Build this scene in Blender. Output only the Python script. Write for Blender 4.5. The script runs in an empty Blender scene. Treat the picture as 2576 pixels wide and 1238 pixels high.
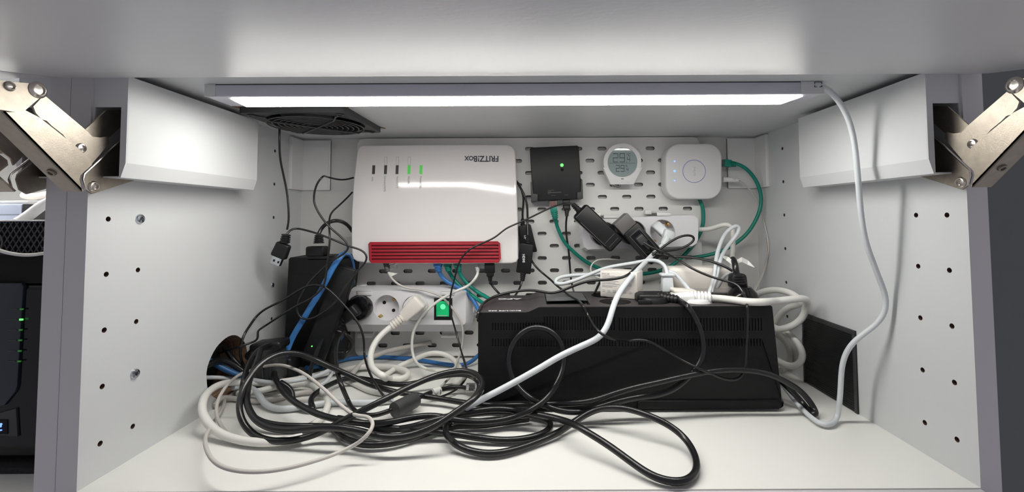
import bpy, bmesh, math, random
from mathutils import Vector, Matrix
random.seed(7)
PI = math.pi
SC = bpy.context.scene
COL = SC.collection

# ------------------------------------------------------------------ camera
CAM = Vector((0.00336, -0.38014, 0.2311))
YAW, PIT, ROL, FPX, PX, PY = .00018, .0426, -.00478, 1101.62736, 1335.88324, 496.94726
IW, IH = 2576, 1238

def ray(u, v):
    x3 = (u-PX)/FPX; z3 = -(v-PY)/FPX
    c, s = math.cos(ROL), math.sin(ROL); x = c*x3-s*z3; z2 = s*x3+c*z3
    c, s = math.cos(PIT), math.sin(PIT); y = c-s*z2; z = s+c*z2
    c, s = math.cos(YAW), math.sin(YAW)
    return Vector((c*x-s*y, s*x+c*y, z))
def aty(u, v, Y): d = ray(u, v); return CAM+d*((Y-CAM.y)/d.y)      # the point of the plane y=Y that shows at u, v
def atz(u, v, Z): d = ray(u, v); return CAM+d*((Z-CAM.z)/d.z)
def atx(u, v, X): d = ray(u, v); return CAM+d*((X-CAM.x)/d.x)

cd = bpy.data.cameras.new('camera'); cam = bpy.data.objects.new('camera', cd); COL.objects.link(cam)
cd.sensor_width = 36; cd.lens = FPX/IW*36
cd.shift_x = -(PX-IW/2)/IW; cd.shift_y = (PY-IH/2)/IW
cd.clip_start = .01
right = (ray(PX+1, PY)-ray(PX, PY)).normalized(); up = (ray(PX, PY-1)-ray(PX, PY)).normalized(); back = -ray(PX, PY).normalized()
cam.matrix_world = Matrix((( right.x, up.x, back.x, CAM.x), (right.y, up.y, back.y, CAM.y), (right.z, up.z, back.z, CAM.z), (0, 0, 0, 1)))
SC.camera = cam

# ------------------------------------------------------------------ world, light, exposure
SC.view_settings.view_transform = 'Standard'; SC.view_settings.look = 'None'
SC.view_settings.exposure = 0.0; SC.view_settings.gamma = 1.0; SC.view_settings.use_curve_mapping = False
w = bpy.data.worlds.new('room'); SC.world = w; w.use_nodes = True
bg = w.node_tree.nodes['Background']; bg.inputs[0].default_value = (.82, .80, .87, 1); bg.inputs[1].default_value = .40
LAMP_E = 35.0

# ------------------------------------------------------------------ materials
def mat(name, col, rough=.5, metal=0., var=.04, scale=40., bump=0., bscale=300., emit=None, es=0., alpha=1., trans=0., spec=.5, coat=0.):
    m = bpy.data.materials.new(name); m.use_nodes = True; nt = m.node_tree; N = nt.nodes; L = nt.links
    b = N['Principled BSDF']
    b.inputs['Roughness'].default_value = rough; b.inputs['Metallic'].default_value = metal
    b.inputs['Specular IOR Level'].default_value = spec; b.inputs['Coat Weight'].default_value = coat
    b.inputs['Alpha'].default_value = alpha; b.inputs['Transmission Weight'].default_value = trans
    tc = N.new('ShaderNodeTexCoord')
    if var > 0:
        n = N.new('ShaderNodeTexNoise'); n.inputs['Scale'].default_value = scale; n.inputs['Detail'].default_value = 3
        L.new(tc.outputs['Object'], n.inputs['Vector'])
        r = N.new('ShaderNodeMix'); r.data_type = 'RGBA'
        r.inputs[6].default_value = tuple(c*(1-var) for c in col)+(1,); r.inputs[7].default_value = tuple(min(1, c*(1+var)) for c in col)+(1,)
        L.new(n.outputs['Fac'], r.inputs[0]); L.new(r.outputs[2], b.inputs['Base Color'])
    else: b.inputs['Base Color'].default_value = tuple(col)+(1,)
    if bump > 0:
        n2 = N.new('ShaderNodeTexNoise'); n2.inputs['Scale'].default_value = bscale; n2.inputs['Detail'].default_value = 2
        L.new(tc.outputs['Object'], n2.inputs['Vector'])
        bp = N.new('ShaderNodeBump'); bp.inputs['Strength'].default_value = bump; bp.inputs['Distance'].default_value = .0004
        L.new(n2.outputs['Fac'], bp.inputs['Height']); L.new(bp.outputs[0], b.inputs['Normal'])
    if emit: b.inputs['Emission Color'].default_value = tuple(emit)+(1,); b.inputs['Emission Strength'].default_value = es
    return m

M = dict(
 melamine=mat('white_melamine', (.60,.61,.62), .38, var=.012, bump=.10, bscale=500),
 doorm=mat('door_foil', (.62,.62,.64), .42, var=.02, scale=12, bump=.22, bscale=260),
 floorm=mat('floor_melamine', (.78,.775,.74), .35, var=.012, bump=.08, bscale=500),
 edge=mat('edge_band', (.60,.58,.60), .5, var=.015),
 wall=mat('room_wall_paint', (.125,.138,.138), .8, var=.05, bump=.3, bscale=90),
 backm=mat('back_board', (.62,.615,.60), .5, var=.015),
 chip=mat('chipboard', (.22,.13,.075), .95, var=.55, scale=260, bump=.8, bscale=400),
 hole=mat('drill_hole', (.09,.05,.03), .95, var=.5, scale=900),
 peg=mat('pegboard_lacquer', (.745,.74,.715), .42, var=.01),
 white=mat('white_plastic', (.74,.735,.73), .38, var=.012),
 whitegl=mat('glossy_white_plastic', (.72,.69,.68), .10, var=.01, coat=.0),
 cover=mat('hinge_cover_plastic', (.62,.63,.64), .45, var=.01, bump=.05),
 strip=mat('strip_plastic', (.72,.71,.73), .28, var=.01),
 offw=mat('cream_plastic', (.70,.66,.61), .45, var=.02),
 wcable=mat('white_cable', (.71,.70,.66), .42, var=.02),
 wblue=mat('cool_white_cable', (.58,.61,.63), .4, var=.02),
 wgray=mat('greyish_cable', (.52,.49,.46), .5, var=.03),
 bcable=mat('black_cable_rubber', (.008,.008,.009), .28, var=.2, bump=.15, bscale=900),
 bthin=mat('thin_black_cable', (.010,.010,.010), .28, var=.1),
 black=mat('black_plastic', (.009,.009,.010), .42, var=.15, spec=.35, bump=.2, bscale=1200),
 blackgl=mat('glossy_black_plastic', (.006,.006,.007), .14, var=.1, spec=.32),
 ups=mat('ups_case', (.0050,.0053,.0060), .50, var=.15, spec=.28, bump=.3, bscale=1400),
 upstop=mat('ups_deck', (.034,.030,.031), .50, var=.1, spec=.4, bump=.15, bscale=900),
 dgray=mat('dark_grey_plastic', (.035,.036,.038), .5, var=.1),
 mgray=mat('grey_plastic', (.11,.105,.10), .5, var=.1),
 guard=mat('fan_guard_wire', (.045,.045,.047), .35, var=.1),
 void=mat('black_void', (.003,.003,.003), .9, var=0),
 green=mat('green_cable', (.0,.20,.145), .42, var=.04),
 blue=mat('blue_cable', (.035,.16,.42), .42, var=.04),
 navy=mat('dark_blue_cable', (.02,.10,.26), .42, var=.04),
 red=mat('red_plastic', (.34,.008,.02), .38, var=.06),
 reddark=mat('red_recess', (.09,.003,.008), .7, var=.1),
 gold=mat('brass_contact', (.62,.40,.12), .3, 1.0, var=.1),
 steel=mat('zinc_screw', (.62,.66,.70), .22, 1.0, var=.08),
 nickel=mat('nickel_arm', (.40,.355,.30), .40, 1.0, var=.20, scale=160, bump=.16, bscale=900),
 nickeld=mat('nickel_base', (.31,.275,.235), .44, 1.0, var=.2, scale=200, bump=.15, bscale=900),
 rivet=mat('rivet_steel', (.60,.56,.52), .25, 1.0, var=.1),
 diffuser=mat('lamp_diffuser', (.9,.9,.88), .5, var=0, emit=(1.0,.985,.93), es=LAMP_E),
 lampg=mat('lamp_housing', (.55,.55,.62), .4, var=.02),
 lcd=mat('lcd_panel', (.30,.37,.36), .05, var=.02),
 ink=mat('dark_ink', (.03,.035,.05), .6, var=0),
 inkg=mat('grey_ink', (.33,.33,.34), .6, var=0),
 inkl=mat('light_print', (.60,.60,.62), .5, var=0),
 inkf=mat('faint_print', (.035,.035,.035), .5, var=0),
 inkp=mat('pale_print', (.50,.50,.51), .5, var=0),
 lgreen=mat('green_indicator', (.06,.40,.06), .4, var=0, emit=(.06,.55,.06), es=.35),
 ledg=mat('green_led', (.1,.9,.1), .4, var=0, emit=(.10,1,.12), es=2.2),
 ledd=mat('dim_green_led', (.03,.22,.03), .4, var=0, emit=(.06,.6,.05), es=.10),
 switchg=mat('lit_green_rocker', (.01,.45,.16), .18, var=0, emit=(.0,.50,.16), es=.30),
 switchh=mat('lit_rocker_bulb', (.1,.7,.3), .3, var=0, emit=(.15,1,.4), es=.9),
 ledb=mat('blue_led', (.2,.3,.9), .4, var=0, emit=(.18,.36,1), es=1.5),
 ring=mat('violet_ring', (.30,.29,.55), .4, var=0, emit=(.3,.3,.7), es=.08),
 clear=mat('clear_plastic', (.9,.9,.9), .08, var=0, trans=.9, spec=.6),
 smoke=mat('smoked_clear_plastic', (.045,.047,.05), .28, var=.3, spec=.5),
 mesh=mat('mesh_wire', (.05,.05,.055), .4, var=.2),
 nasface=mat('nas_panel', (.012,.02,.03), .22, var=.2),
 mat_=mat('black_foam_mat', (.02,.018,.02), .95, var=.7, scale=500, bump=.8, bscale=600),
 bluebox=mat('pale_blue_casing', (.42,.47,.60), .5, var=.02),
 paper=mat('paper_label', (.72,.72,.68), .7, var=.02),
)

# ------------------------------------------------------------------ helpers
def tag(o, label=None, cat=None, group=None, kind=None):
    if label: o['label'] = label
    if cat: o['category'] = cat
    if group: o['group'] = group
    if kind: o['kind'] = kind
    return o
def link_mesh(name, me, m, parent=None, smooth=True, ang=35):
    o = bpy.data.objects.new(name, me); COL.objects.link(o)
    for mm in (m if isinstance(m, (list, tuple)) else [m]): me.materials.append(mm)
    if smooth:
        for p in me.polygons: p.use_smooth = True
        try: me.set_sharp_from_angle(angle=math.radians(ang))
        except Exception: pass
    if parent is not None: o.parent = parent
    return o
def obj(name, bm, m, parent=None, smooth=True, ang=35):
    me = bpy.data.meshes.new(name); bmesh.ops.recalc_face_normals(bm, faces=bm.faces); bm.to_mesh(me); bm.free()
    return link_mesh(name, me, m, parent, smooth, ang)
def origin(o, p=None):                      # move a world-built mesh's origin to its own base
    me = o.data
    if p is None:
        xs = [v.co for v in me.vertices]
        p = Vector(((min(c.x for c in xs)+max(c.x for c in xs))/2, (min(c.y for c in xs)+max(c.y for c in xs))/2, min(c.z for c in xs)))
    p = Vector(p)
    me.transform(Matrix.Translation(-p)); o.location = p
    return o
def thing(name, label, cat, loc=(0,0,0), rot=(0,0,0), group=None):
    o = bpy.data.objects.new(name, None); COL.objects.link(o); o.location = loc; o.rotation_euler = rot
    o.empty_display_size = .02
    return tag(o, label, cat, group)
def nb(): return bmesh.new()
def box(bm, x0, x1, y0, y1, z0, z1, bev=0, seg=2, M4=None):
    r = bmesh.ops.create_cube(bm, size=1); vs = r['verts']
    for v in vs: v.co = Vector(((x0+x1)/2+v.co.x*(x1-x0), (y0+y1)/2+v.co.y*(y1-y0), (z0+z1)/2+v.co.z*(z1-z0)))
    if bev:
        es = list({e for v in vs for e in v.link_edges})
        rr = bmesh.ops.bevel(bm, geom=es, offset=bev, segments=seg, affect='EDGES', profile=.5)
        vs = list({v for f in rr['faces'] for v in f.verts} | {v for v in vs if v.is_valid})
    if M4 is not None:
        for v in vs: v.co = M4 @ v.co
    return vs
def ring_loft(bm, rings, cap=True, closed=False):
    vr = [[bm.verts.new(p) for p in r] for r in rings]
    n = len(vr[0]); k = len(vr)
    for i in range(k if closed else k-1):
        a, b = vr[i], vr[(i+1) % k]
        for j in range(n): bm.faces.new((a[j], a[(j+1) % n], b[(j+1) % n], b[j]))
    if cap and not closed: bm.faces.new(vr[0][::-1]); bm.faces.new(vr[-1])
    return [v for r in vr for v in r]
def prism(bm, pts, y0, y1, bf=0, bb=0):
    """pts (x,z) outline, y0 front, y1 back; bf/bb bevel of front/back rim (rounded in 3 steps)"""
    cx = sum(p[0] for p in pts)/len(pts); cz = sum(p[1] for p in pts)/len(pts)
    n = len(pts)
    def off(d):
        out = []
        for i in range(n):
            a = Vector(pts[i-1]); b = Vector(pts[i]); c = Vector(pts[(i+1) % n])
            e1 = (b-a).normalized(); e2 = (c-b).normalized()
            n1 = Vector((-e1.y, e1.x)); n2 = Vector((-e2.y, e2.x)); m = n1+n2
            if m.length < 1e-6: m = n1
            m.normalize(); k = max(.35, m.dot(n1))
            q = b+m*(d/k*SGN); out.append((q.x, q.y))
        return out
    area = sum(pts[i-1][0]*pts[i][1]-pts[i][0]*pts[i-1][1] for i in range(n)); SGN = 1 if area > 0 else -1
    rings = []
    s = 1 if y1 > y0 else -1
    if bf:
        for k in range(4):
            a = k/3*PI/2; rings.append([(x, y0+s*bf*(1-math.sin(a)), z) for x, z in off(bf*(1-math.cos(a)))] if False else [(x, y0+s*bf*(1-math.sin(a)), z) for x, z in off(bf*(1-math.cos(PI/2-a)))])
    else: rings.append([(x, y0, z) for x, z in pts])
    if bf: rings = [[(x, y0+s*bf*(1-math.cos(k/3*PI/2)), z) for x, z in off(bf*(1-math.sin(k/3*PI/2)))] for k in range(4)]
    if bb: rings += [[(x, y1-s*bb*math.sin(PI/2*k/3)*1.0 if False else y1-s*bb*(1-math.sin(k/3*PI/2)), z) for x, z in off(bb*(1-math.cos(k/3*PI/2)))] for k in range(4)]
    else: rings.append([(x, y1, z) for x, z in pts])
    return ring_loft(bm, rings)
def rrect(cx, cz, w, h, r, n=6):
    out = []
    for sx, sz, a0 in ((1,1,0), (-1,1,PI/2), (-1,-1,PI), (1,-1,1.5*PI)):
        for k in range(n+1):
            a = a0+k/n*PI/2; out.append((cx+sx*(w/2-r)+r*math.cos(a), cz+sz*(h/2-r)+r*math.sin(a)))
    return out
def circ(cx, cz, r, n=32): return [(cx+r*math.cos(2*PI*k/n), cz+r*math.sin(2*PI*k/n)) for k in range(n)]
def lathe(bm, prof, M4=None, n=32, cup=False):
    """prof (r, h) about local z"""
    rings = [[(r*math.cos(2*PI*k/n), r*math.sin(2*PI*k/n), h) for k in range(n)] for r, h in prof]
    vs = ring_loft(bm, rings)
    if cup:                                  # open mouth: take the first cap away again
        f = [f for f in vs[0].link_faces if len(f.verts) == n]; bmesh.ops.delete(bm, geom=f, context='FACES_ONLY')
    if M4 is not None:
        for v in vs: v.co = M4 @ v.co
    return vs
def aim(p, d):                               # matrix: local z along d, origin p
    d = Vector(d).normalized(); q = Vector((0,0,1)).rotation_difference(d)
    return Matrix.Translation(Vector(p)) @ q.to_matrix().to_4x4()
def plate(name, outer, holes, t, m, parent=None, plane='XZ', at=0., bev=0.):
    """flat sheet with holes. plane XZ: pts (x,z), front at y=at going back t. XY: bottom at z=at going up t. YZ: pts (y,z), from x=at to at+t"""
    cu = bpy.data.curves.new(name, 'CURVE'); cu.dimensions = '2D'; cu.fill_mode = 'BOTH'; cu.extrude = t/2
    for pts in [outer]+holes:
        s = cu.splines.new('POLY'); s.points.add(len(pts)-1)
        for p, q in zip(s.points, pts): p.co = (q[0], q[1], 0, 1)
        s.use_cyclic_u = True
    o = bpy.data.objects.new('tmp', cu); COL.objects.link(o)
    me = bpy.data.meshes.new_from_object(o); COL.objects.unlink(o); bpy.data.objects.remove(o); bpy.data.curves.remove(cu)
    me.name = name
    for v in me.vertices:
        a, b, c = v.co
        if plane == 'XZ': v.co = (a, at+t/2+c, b)
        elif plane == 'XY': v.co = (a, b, at+t/2+c)
        else: v.co = (at+t/2+c, a, b)
    bm = nb(); bm.from_mesh(me); bmesh.ops.remove_doubles(bm, verts=bm.verts, dist=1e-6); bpy.data.meshes.remove(me)
    return obj(name, bm, m, parent, smooth=True, ang=30)
def spline(pts, step=.0035):
    """centripetal-ish Catmull-Rom through world points"""
    P = [Vector(p) for p in pts]
    if len(P) == 2: return [P[0]+(P[1]-P[0])*k/6 for k in range(7)]
    P = [P[0]*2-P[1]]+P+[P[-1]*2-P[-2]]; out = []
    for i in range(1, len(P)-2):
        p0, p1, p2, p3 = P[i-1:i+3]
        d0 = max((p1-p0).length**.5, 1e-4); d1 = max((p2-p1).length**.5, 1e-4); d2 = max((p3-p2).length**.5, 1e-4)
        m1 = (p1-p0)/d0-(p2-p0)/(d0+d1)+(p2-p1)/d1; m2 = (p2-p1)/d1-(p3-p1)/(d1+d2)+(p3-p2)/d2
        m1 *= d1; m2 *= d1
        k = max(2, int((p2-p1).length/step))
        for j in range(k):
            t = j/k; t2 = t*t; t3 = t2*t
            out.append(p1*(2*t3-3*t2+1)+m1*(t3-2*t2+t)+p2*(-2*t3+3*t2)+m2*(t3-t2))
    out.append(P[-2]); return out
def smooth_line(P, it=2):
    for _ in range(it):
        P = [P[0]]+[(P[i-1]+P[i]*2+P[i+1])/4 for i in range(1, len(P)-1)]+[P[-1]]
    return P
def tube(bm, P, r, n=12, flat=1., flatdir=None, rf=None):
    t = (P[1]-P[0]).normalized(); u = t.orthogonal().normalized(); rings = []
    for i, p in enumerate(P):
        t2 = (P[min(i+1, len(P)-1)]-P[max(i-1, 0)]).normalized()
        u = (t.rotation_difference(t2) @ u); u = (u-t2*u.dot(t2)).normalized(); t = t2
        a, b = u, t.cross(u)
        if flatdir is not None:
            b = Vector(flatdir); b = (b-t*b.dot(t)).normalized(); a = b.cross(t)
        rr = rf(i) if rf else r
        rings.append([p+a*rr*math.cos(2*PI*k/n)+b*rr*flat*math.sin(2*PI*k/n) for k in range(n)])
    return ring_loft(bm, rings)
def pt(q, v0):
    u, v = q[0], q[1]; s = q[2] if len(q) > 2 else v0
    return atz(u, v, s-1) if s >= 1 else aty(u, v, s)
def settle(p, r, thru):
    """keep a cord outside the walls, floor and battery unit: slide the point back towards the eye until it rests on them"""
    d = p-CAM
    def to(axis, v): return CAM+d*((v-CAM[axis])/d[axis])
    if p.z < r+.0003: p = to(2, r+.0003)
    if not thru:
        if p.x < -.382+r: p = to(0, -.382+r+.0003)
        if p.x > .382-r: p = to(0, .382-r-.0003)
    d = p-CAM; top = .1236 if p.x > .012 else .1178
    if -.0620-r < p.x < .2990+r and .146-r-.0026 < p.y < .246+r and p.z < top+r:
        q = to(1, .146-r-.0028)
        p = q if q.z < top else to(2, top+r)
    return p
def cable(name, m, r, v0, pts, label, cat='cable', group=None, flat=1., flatdir=None, n=12, it=2, parent=None, thru=False):
    """pts: (px, py[, s]); s < 1 is the depth y of the point, s >= 1 means height z = s-1 above the cabinet floor"""
    P = smooth_line(spline([pt(q, v0) for q in pts]), it)
    for i, p in enumerate(P): P[i] = settle(p, r, thru)
    P = smooth_line(P, 2)
    bm = nb(); tube(bm, P, r, n, flat, flatdir); o = obj(name, bm, m, parent, ang=60)
    if parent is None: origin(o); tag(o, label, cat, group)
    o['_s'] = 0; del o['_s']
    return o, P
def rel(o, root):                            # parent a world-built mesh under a root, keeping place
    o.parent = root; o.location = o.location; o.matrix_parent_inverse = Matrix.Identity(4)
    o.data.transform((Matrix.Translation(root.location) @ root.rotation_euler.to_matrix().to_4x4()).inverted() @ Matrix.Translation(o.location)); o.location = (0,0,0)
    return o
def text(name, s, size, m, parent, loc, rot=(PI/2,0,0), ext=.0001, off=0., sx=1., align='CENTER', caps=()):
    cu = bpy.data.curves.new(name, 'FONT'); cu.body = s; cu.size = size; cu.extrude = ext; cu.offset = off; cu.align_x = align; cu.align_y = 'CENTER'; cu.resolution_u = 3
    for i in caps: cu.body_format[i].use_small_caps = True
    o = bpy.data.objects.new('tmp', cu); COL.objects.link(o); me = bpy.data.meshes.new_from_object(o); COL.objects.unlink(o); bpy.data.objects.remove(o); bpy.data.curves.remove(cu)
    if sx != 1: me.transform(Matrix.Scale(sx, 4, (1,0,0)))
    o = link_mesh(name, me, m, parent, False); o.location = loc; o.rotation_euler = rot
    return o
def part(name, m, parent, f, smooth=True, ang=35):
    bm = nb(); f(bm); return obj(name, bm, m, parent, smooth, ang)
def pbox(name, m, parent, *a, bev=.001, seg=2):
    return part(name, m, parent, lambda b: box(b, *a, bev=bev, seg=seg))
def pprism(name, m, parent, pts, y0, y1, bf=0, bb=0): return part(name, m, parent, lambda b: prism(b, pts, y0, y1, bf, bb))

# ================================================================== THE CABINET
W, H, D, T = .382, .3625, .353, .018
def side_panel(name, x_in, sgn, holes, big=None, mats=None):
    """sgn +1: the panel body extends to +x from its inner face x_in"""
    x0, x1 = (x_in, x_in+T) if sgn > 0 else (x_in-T, x_in)
    outer = [(0,-T), (D+.012,-T), (D+.012, H+T), (0, H+T)]
    o = plate(name, outer, [big] if big else [], T, [M['melamine'], M['chip'], M['hole'], M['edge']], None, 'YZ', x0)
    me = o.data
    for p in me.polygons:
        p.use_smooth = False
        c = p.center; 
        if abs(p.normal.x) < .5:
            p.material_index = 1 if (big and c.z > .002 and c.z < .1 and .1 < c.y < .3) else (3 if p.normal.y < -.5 else 0)
    # blind drill holes, cut into the panel
    bm = nb()
    for (y, z) in holes:
        Mx = aim((x_in-sgn*.001, y, z), (sgn, 0, 0)); lathe(bm, [(.0024, 0), (.0024, .011)], Mx, 14)
    cm = bpy.data.meshes.new('cut'); bmesh.ops.recalc_face_normals(bm, faces=bm.faces); bm.to_mesh(cm); bm.free(); cm.materials.append(M['hole'])
    co = bpy.data.objects.new('cut', cm); COL.objects.link(co)
    md = o.modifiers.new('b', 'BOOLEAN'); md.object = co; md.operation = 'DIFFERENCE'; md.solver = 'EXACT'
    try: md.material_mode = 'TRANSFER'
    except Exception: pass
    dg = bpy.context.evaluated_depsgraph_get(); dg.update()
    me2 = bpy.data.meshes.new_from_object(o.evaluated_get(dg)); o.modifiers.clear(); o.data = me2
    COL.objects.unlink(co); bpy.data.objects.remove(co)
    tag(o, kind='structure'); return o
HZ = [.0303+.05*k for k in range(7)]
cols = [.0192, .0512]
backcol = [(.2756, .331-.05*k) for k in range(7)]
skipL = {(1,1), (1,4)}
hL = [(cols[c], z) for c in range(2) for i, z in enumerate(HZ) if (c, i) not in skipL and z < .30]+[q for i, q in enumerate(backcol) if i != 4]
hR = [(cols[c], z) for c in range(2) for z in HZ if z < .30]+backcol
bighole = [(.184+.0375*math.cos(2*PI*k/40)*(1+.012*math.sin(5*k)), .0425+.0375*math.sin(2*PI*k/40)*(1+.012*math.cos(7*k))) for k in range(40)]
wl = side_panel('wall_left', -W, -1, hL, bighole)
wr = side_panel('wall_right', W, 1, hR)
# neighbour cabinet panel right against it, the cable hole goes through both
wn = side_panel('wall_left.001', -.4185-T+T*0, -1, [], None) if False else side_panel('wall_left.001', -.4005, -1, [], bighole)
def screw(y, z, x, r=.0048):
    s = part('screw', M['steel'], wl, lambda b: lathe(b, [(r, 0), (r, .0007), (r*.85, .0018), (r*.45, .0024), (r*.35, .0012), (.0002, .0012)], aim((x, y, z), (1,0,0)), 20))
    part('screw_slot', M['dgray'], s, lambda b: (box(b, x+.0013, x+.0021, y-.0014, y+.0014, z-.0004, z+.0004), box(b, x+.0013, x+.0021, y-.0004, y+.0004, z-.0014, z+.0014)))
screw(cols[1], HZ[1], -W); screw(cols[1], HZ[4], -W); screw(.2756, .331-.2, -W, .0036)

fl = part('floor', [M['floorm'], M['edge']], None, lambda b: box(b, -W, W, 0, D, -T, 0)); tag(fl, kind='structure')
o = part('trim_1', M['edge'], None, lambda b: box(b, -W, W, -.014, -.0004, -T, -.0008, bev=.0005)); tag(o, kind='structure')
FX0, FX1, FY0, FY1 = -.3440, -.2165, .1335, .2600
hole = [(FX0+.004, FY0+.004), (FX1-.004, FY0+.004), (FX1-.004, FY1-.004), (FX0+.004, FY1-.004)]
ce = plate('ceiling', [(-W, .0), (W, .0), (W, D), (-W, D)], [hole], T, M['melamine'], None, 'XY', H); tag(ce, kind='structure')
for p in ce.data.polygons: p.use_smooth = False
wb = part('wall_back', M['backm'], None, lambda b: box(b, -W-.0, W+.0, D, D+.004, 0, H)); tag(wb, kind='structure')
rw = part('wall_back.001', M['wall'], None, lambda b: box(b, -1.6, 2.2, D+.020, D+.06, -.9, 1.6)); tag(rw, kind='structure')
# neighbour cabinet shell
NX1 = -.4185; NX0 = NX1-.764
o = part('floor.001', M['floorm'], None, lambda b: box(b, NX0, NX1, 0, D, -T, 0)); tag(o, kind='structure')
o = part('ceiling.001', M['melamine'], None, lambda b: box(b, NX0, NX1, 0, D, H, H+T)); tag(o, kind='structure')
o = part('wall_back.002', M['backm'], None, lambda b: box(b, NX0, NX1, D, D+.004, 0, H)); tag(o, kind='structure')
o = part('wall_left.002', M['melamine'], None, lambda b: box(b, NX0-T, NX0, 0, D, -T, H+T)); tag(o, kind='structure')
# raised flap doors: long slabs tilting up and out over the camera
def flap(name, x0, x1, idx):
    L_, tilt = .397, math.radians(-11.3)
    bm = nb(); box(bm, x0, x1, -L_, 0, 0, .016, bev=.0008)
    Mt = Matrix.Translation((0, -.0065, .3523)) @ Matrix.Rotation(-tilt, 4, 'X')
    for v in bm.verts: v.co = Mt @ v.co
    o = obj(name, bm, M['doorm']); tag(o, kind='structure'); return o
flap('door_1', -.3985, .3985, 1); flap('door_2', -.3985-.003-.797, -.4015, 2)

# ------------------------------------------------------------------ light bar under the cabinet ceiling
LB0, LB1 = -.3165, .2910
lx = (LB0+LB1)/2
lamp = thing('light_bar', 'long slim white light bar fixed under the cabinet ceiling', 'light', (lx, .0645, H))
hw = (LB1-LB0)/2
part('housing', M['lampg'], lamp, lambda b: box(b, -hw, hw, -.0190, .0190, -.0126, -.0006, bev=.0012, seg=2))
part('mounting_rail', M['dgray'], lamp, lambda b: box(b, -hw+.004, hw-.004, -.0186, .0180, -.0006, 0))
def diff(b):
    x0, x1 = -hw+.0215, hw-.013
    f = [(x0, -.0135), (x1-.004, -.0135), (x1-.009, .0165), (x0-.004+.0, .0165)]
    ring_loft(b, [[(x, y, -.0127) for x, y in f], [(x, y, -.0138) for x, y in f]])
part('diffuser', M['diffuser'], lamp, diff, smooth=False)
pbox('end_cap', M['cover'], lamp, hw-.022, hw+.0006, -.0196, -.0189, -.0129, -.0003, bev=.0002)
pbox('end_cap', M['cover'], lamp, -hw-.0006, -hw+.010, -.0196, -.0189, -.0129, -.0003, bev=.0002)
part('touch_sensor', M['ink'], lamp, lambda b: [box(b, hw-.0090+dx0, hw-.0090+dx1, -.0202, -.0196, -.0062+z0, -.0062+z1) for dx0, dx1, z0, z1 in
     ((0,.0024,0,.0004), (.0050,.0074,0,.0004), (0,.0004,0,.0018), (.0070,.0074,0,.0018), (0,.0004,.0032,.0050), (.0070,.0074,.0032,.0050), (0,.0074,.0048,.0052))])
# the neighbour cabinet has the same bar
lamp2 = thing('light_bar', 'light bar under the ceiling of the neighbouring cabinet, outside the view', 'light', (-.80, .0645, H))
part('housing', M['lampg'], lamp2, lambda b: box(b, -hw, hw, -.0190, .0190, -.0126, -.0006, bev=.0012, seg=2))
part('diffuser', M['diffuser'], lamp2, diff, smooth=False)

# ------------------------------------------------------------------ ventilation fan in the ceiling
fan = thing('ventilation_fan', 'black square ventilation fan with wire finger guard set in the cabinet ceiling', 'fan', ((FX0+FX1)/2, (FY0+FY1)/2, H))
fw = (FX1-FX0)/2
fr = plate('frame', rrect(0, 0, 2*fw, 2*fw, .006, 4), [circ(0, 0, fw*.93, 48)], .0075, M['dgray'], fan, 'XY', -.0075)
part('fan_housing', M['black'], fan, lambda b: lathe(b, [(fw*.90, -.001), (fw*.90, .024), (.001, .024)], None, 40, cup=True))
part('fan_hub', M['dgray'], fan, lambda b: lathe(b, [(.001, -.001), (.017, -.001), (.019, .002), (.019, .02)], None, 32))
def blade(b, k):
    a0 = k*2*PI/7
    pts = []
    for r, da, z0, z1 in ((.018, 0, .002, .016), (.036, .10, .001, .015), (.052, .22, .001, .013)):
        pts.append([(r*math.cos(a0+da), r*math.sin(a0+da), z0), (r*math.cos(a0+da+.55), r*math.sin(a0+da+.55), z1), (r*math.cos(a0+da+.55), r*math.sin(a0+da+.55), z1+.0015), (r*math.cos(a0+da), r*math.sin(a0+da), z0+.0015)])
    ring_loft(b, pts)
for k in range(7): part('blade', M['black'], fan, lambda b, k=k: blade(b, k))
for k in range(8):
    r = .0120+.0066*k
    part('guard_ring', M['guard'], fan, lambda b, r=r: tube(b, [Vector((r*math.cos(2*PI*j/48), r*math.sin(2*PI*j/48), -.0112+.0002*abs(math.sin(3*j)))) for j in range(49)], .0009, 6))
for a in (PI/4, -PI/4):
    d = Vector((math.cos(a), math.sin(a), 0))
    P = [d*(-.074)+Vector((0,0,-.0085)), d*(-.062)+Vector((0,0,-.0088)), d*(-.056)+Vector((0,0,-.0126)), Vector((0,0,-.0128)), d*.056+Vector((0,0,-.0126)), d*.062+Vector((0,0,-.0088)), d*.074+Vector((0,0,-.0085))]
    part('guard_wire', M['guard'], fan, lambda b, P=P: tube(b, P, .0012, 8))
for sx in (-1, 1):
    for sy in (-1, 1):
        part('guard_eyelet', M['guard'], fan, lambda b: tube(b, [Vector((sx*.0535+.0035*math.cos(j*PI/8), sy*.0535+.0035*math.sin(j*PI/8), -.0085)) for j in range(17)], .0010, 6))
        part('torn_edge', M['chip'], fan, lambda b: ring_loft(b, [[(sx*(fw-.004), sy*(fw+.0005), -.0008), (sx*(fw+.0045), sy*(fw+.003), -.0011), (sx*(fw+.001), sy*(fw-.008), -.0008)], [(sx*(fw-.004), sy*(fw+.0005), -.0001), (sx*(fw+.0045), sy*(fw+.003), -.0001), (sx*(fw+.001), sy*(fw-.008), -.0001)]]), smooth=False)

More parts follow.
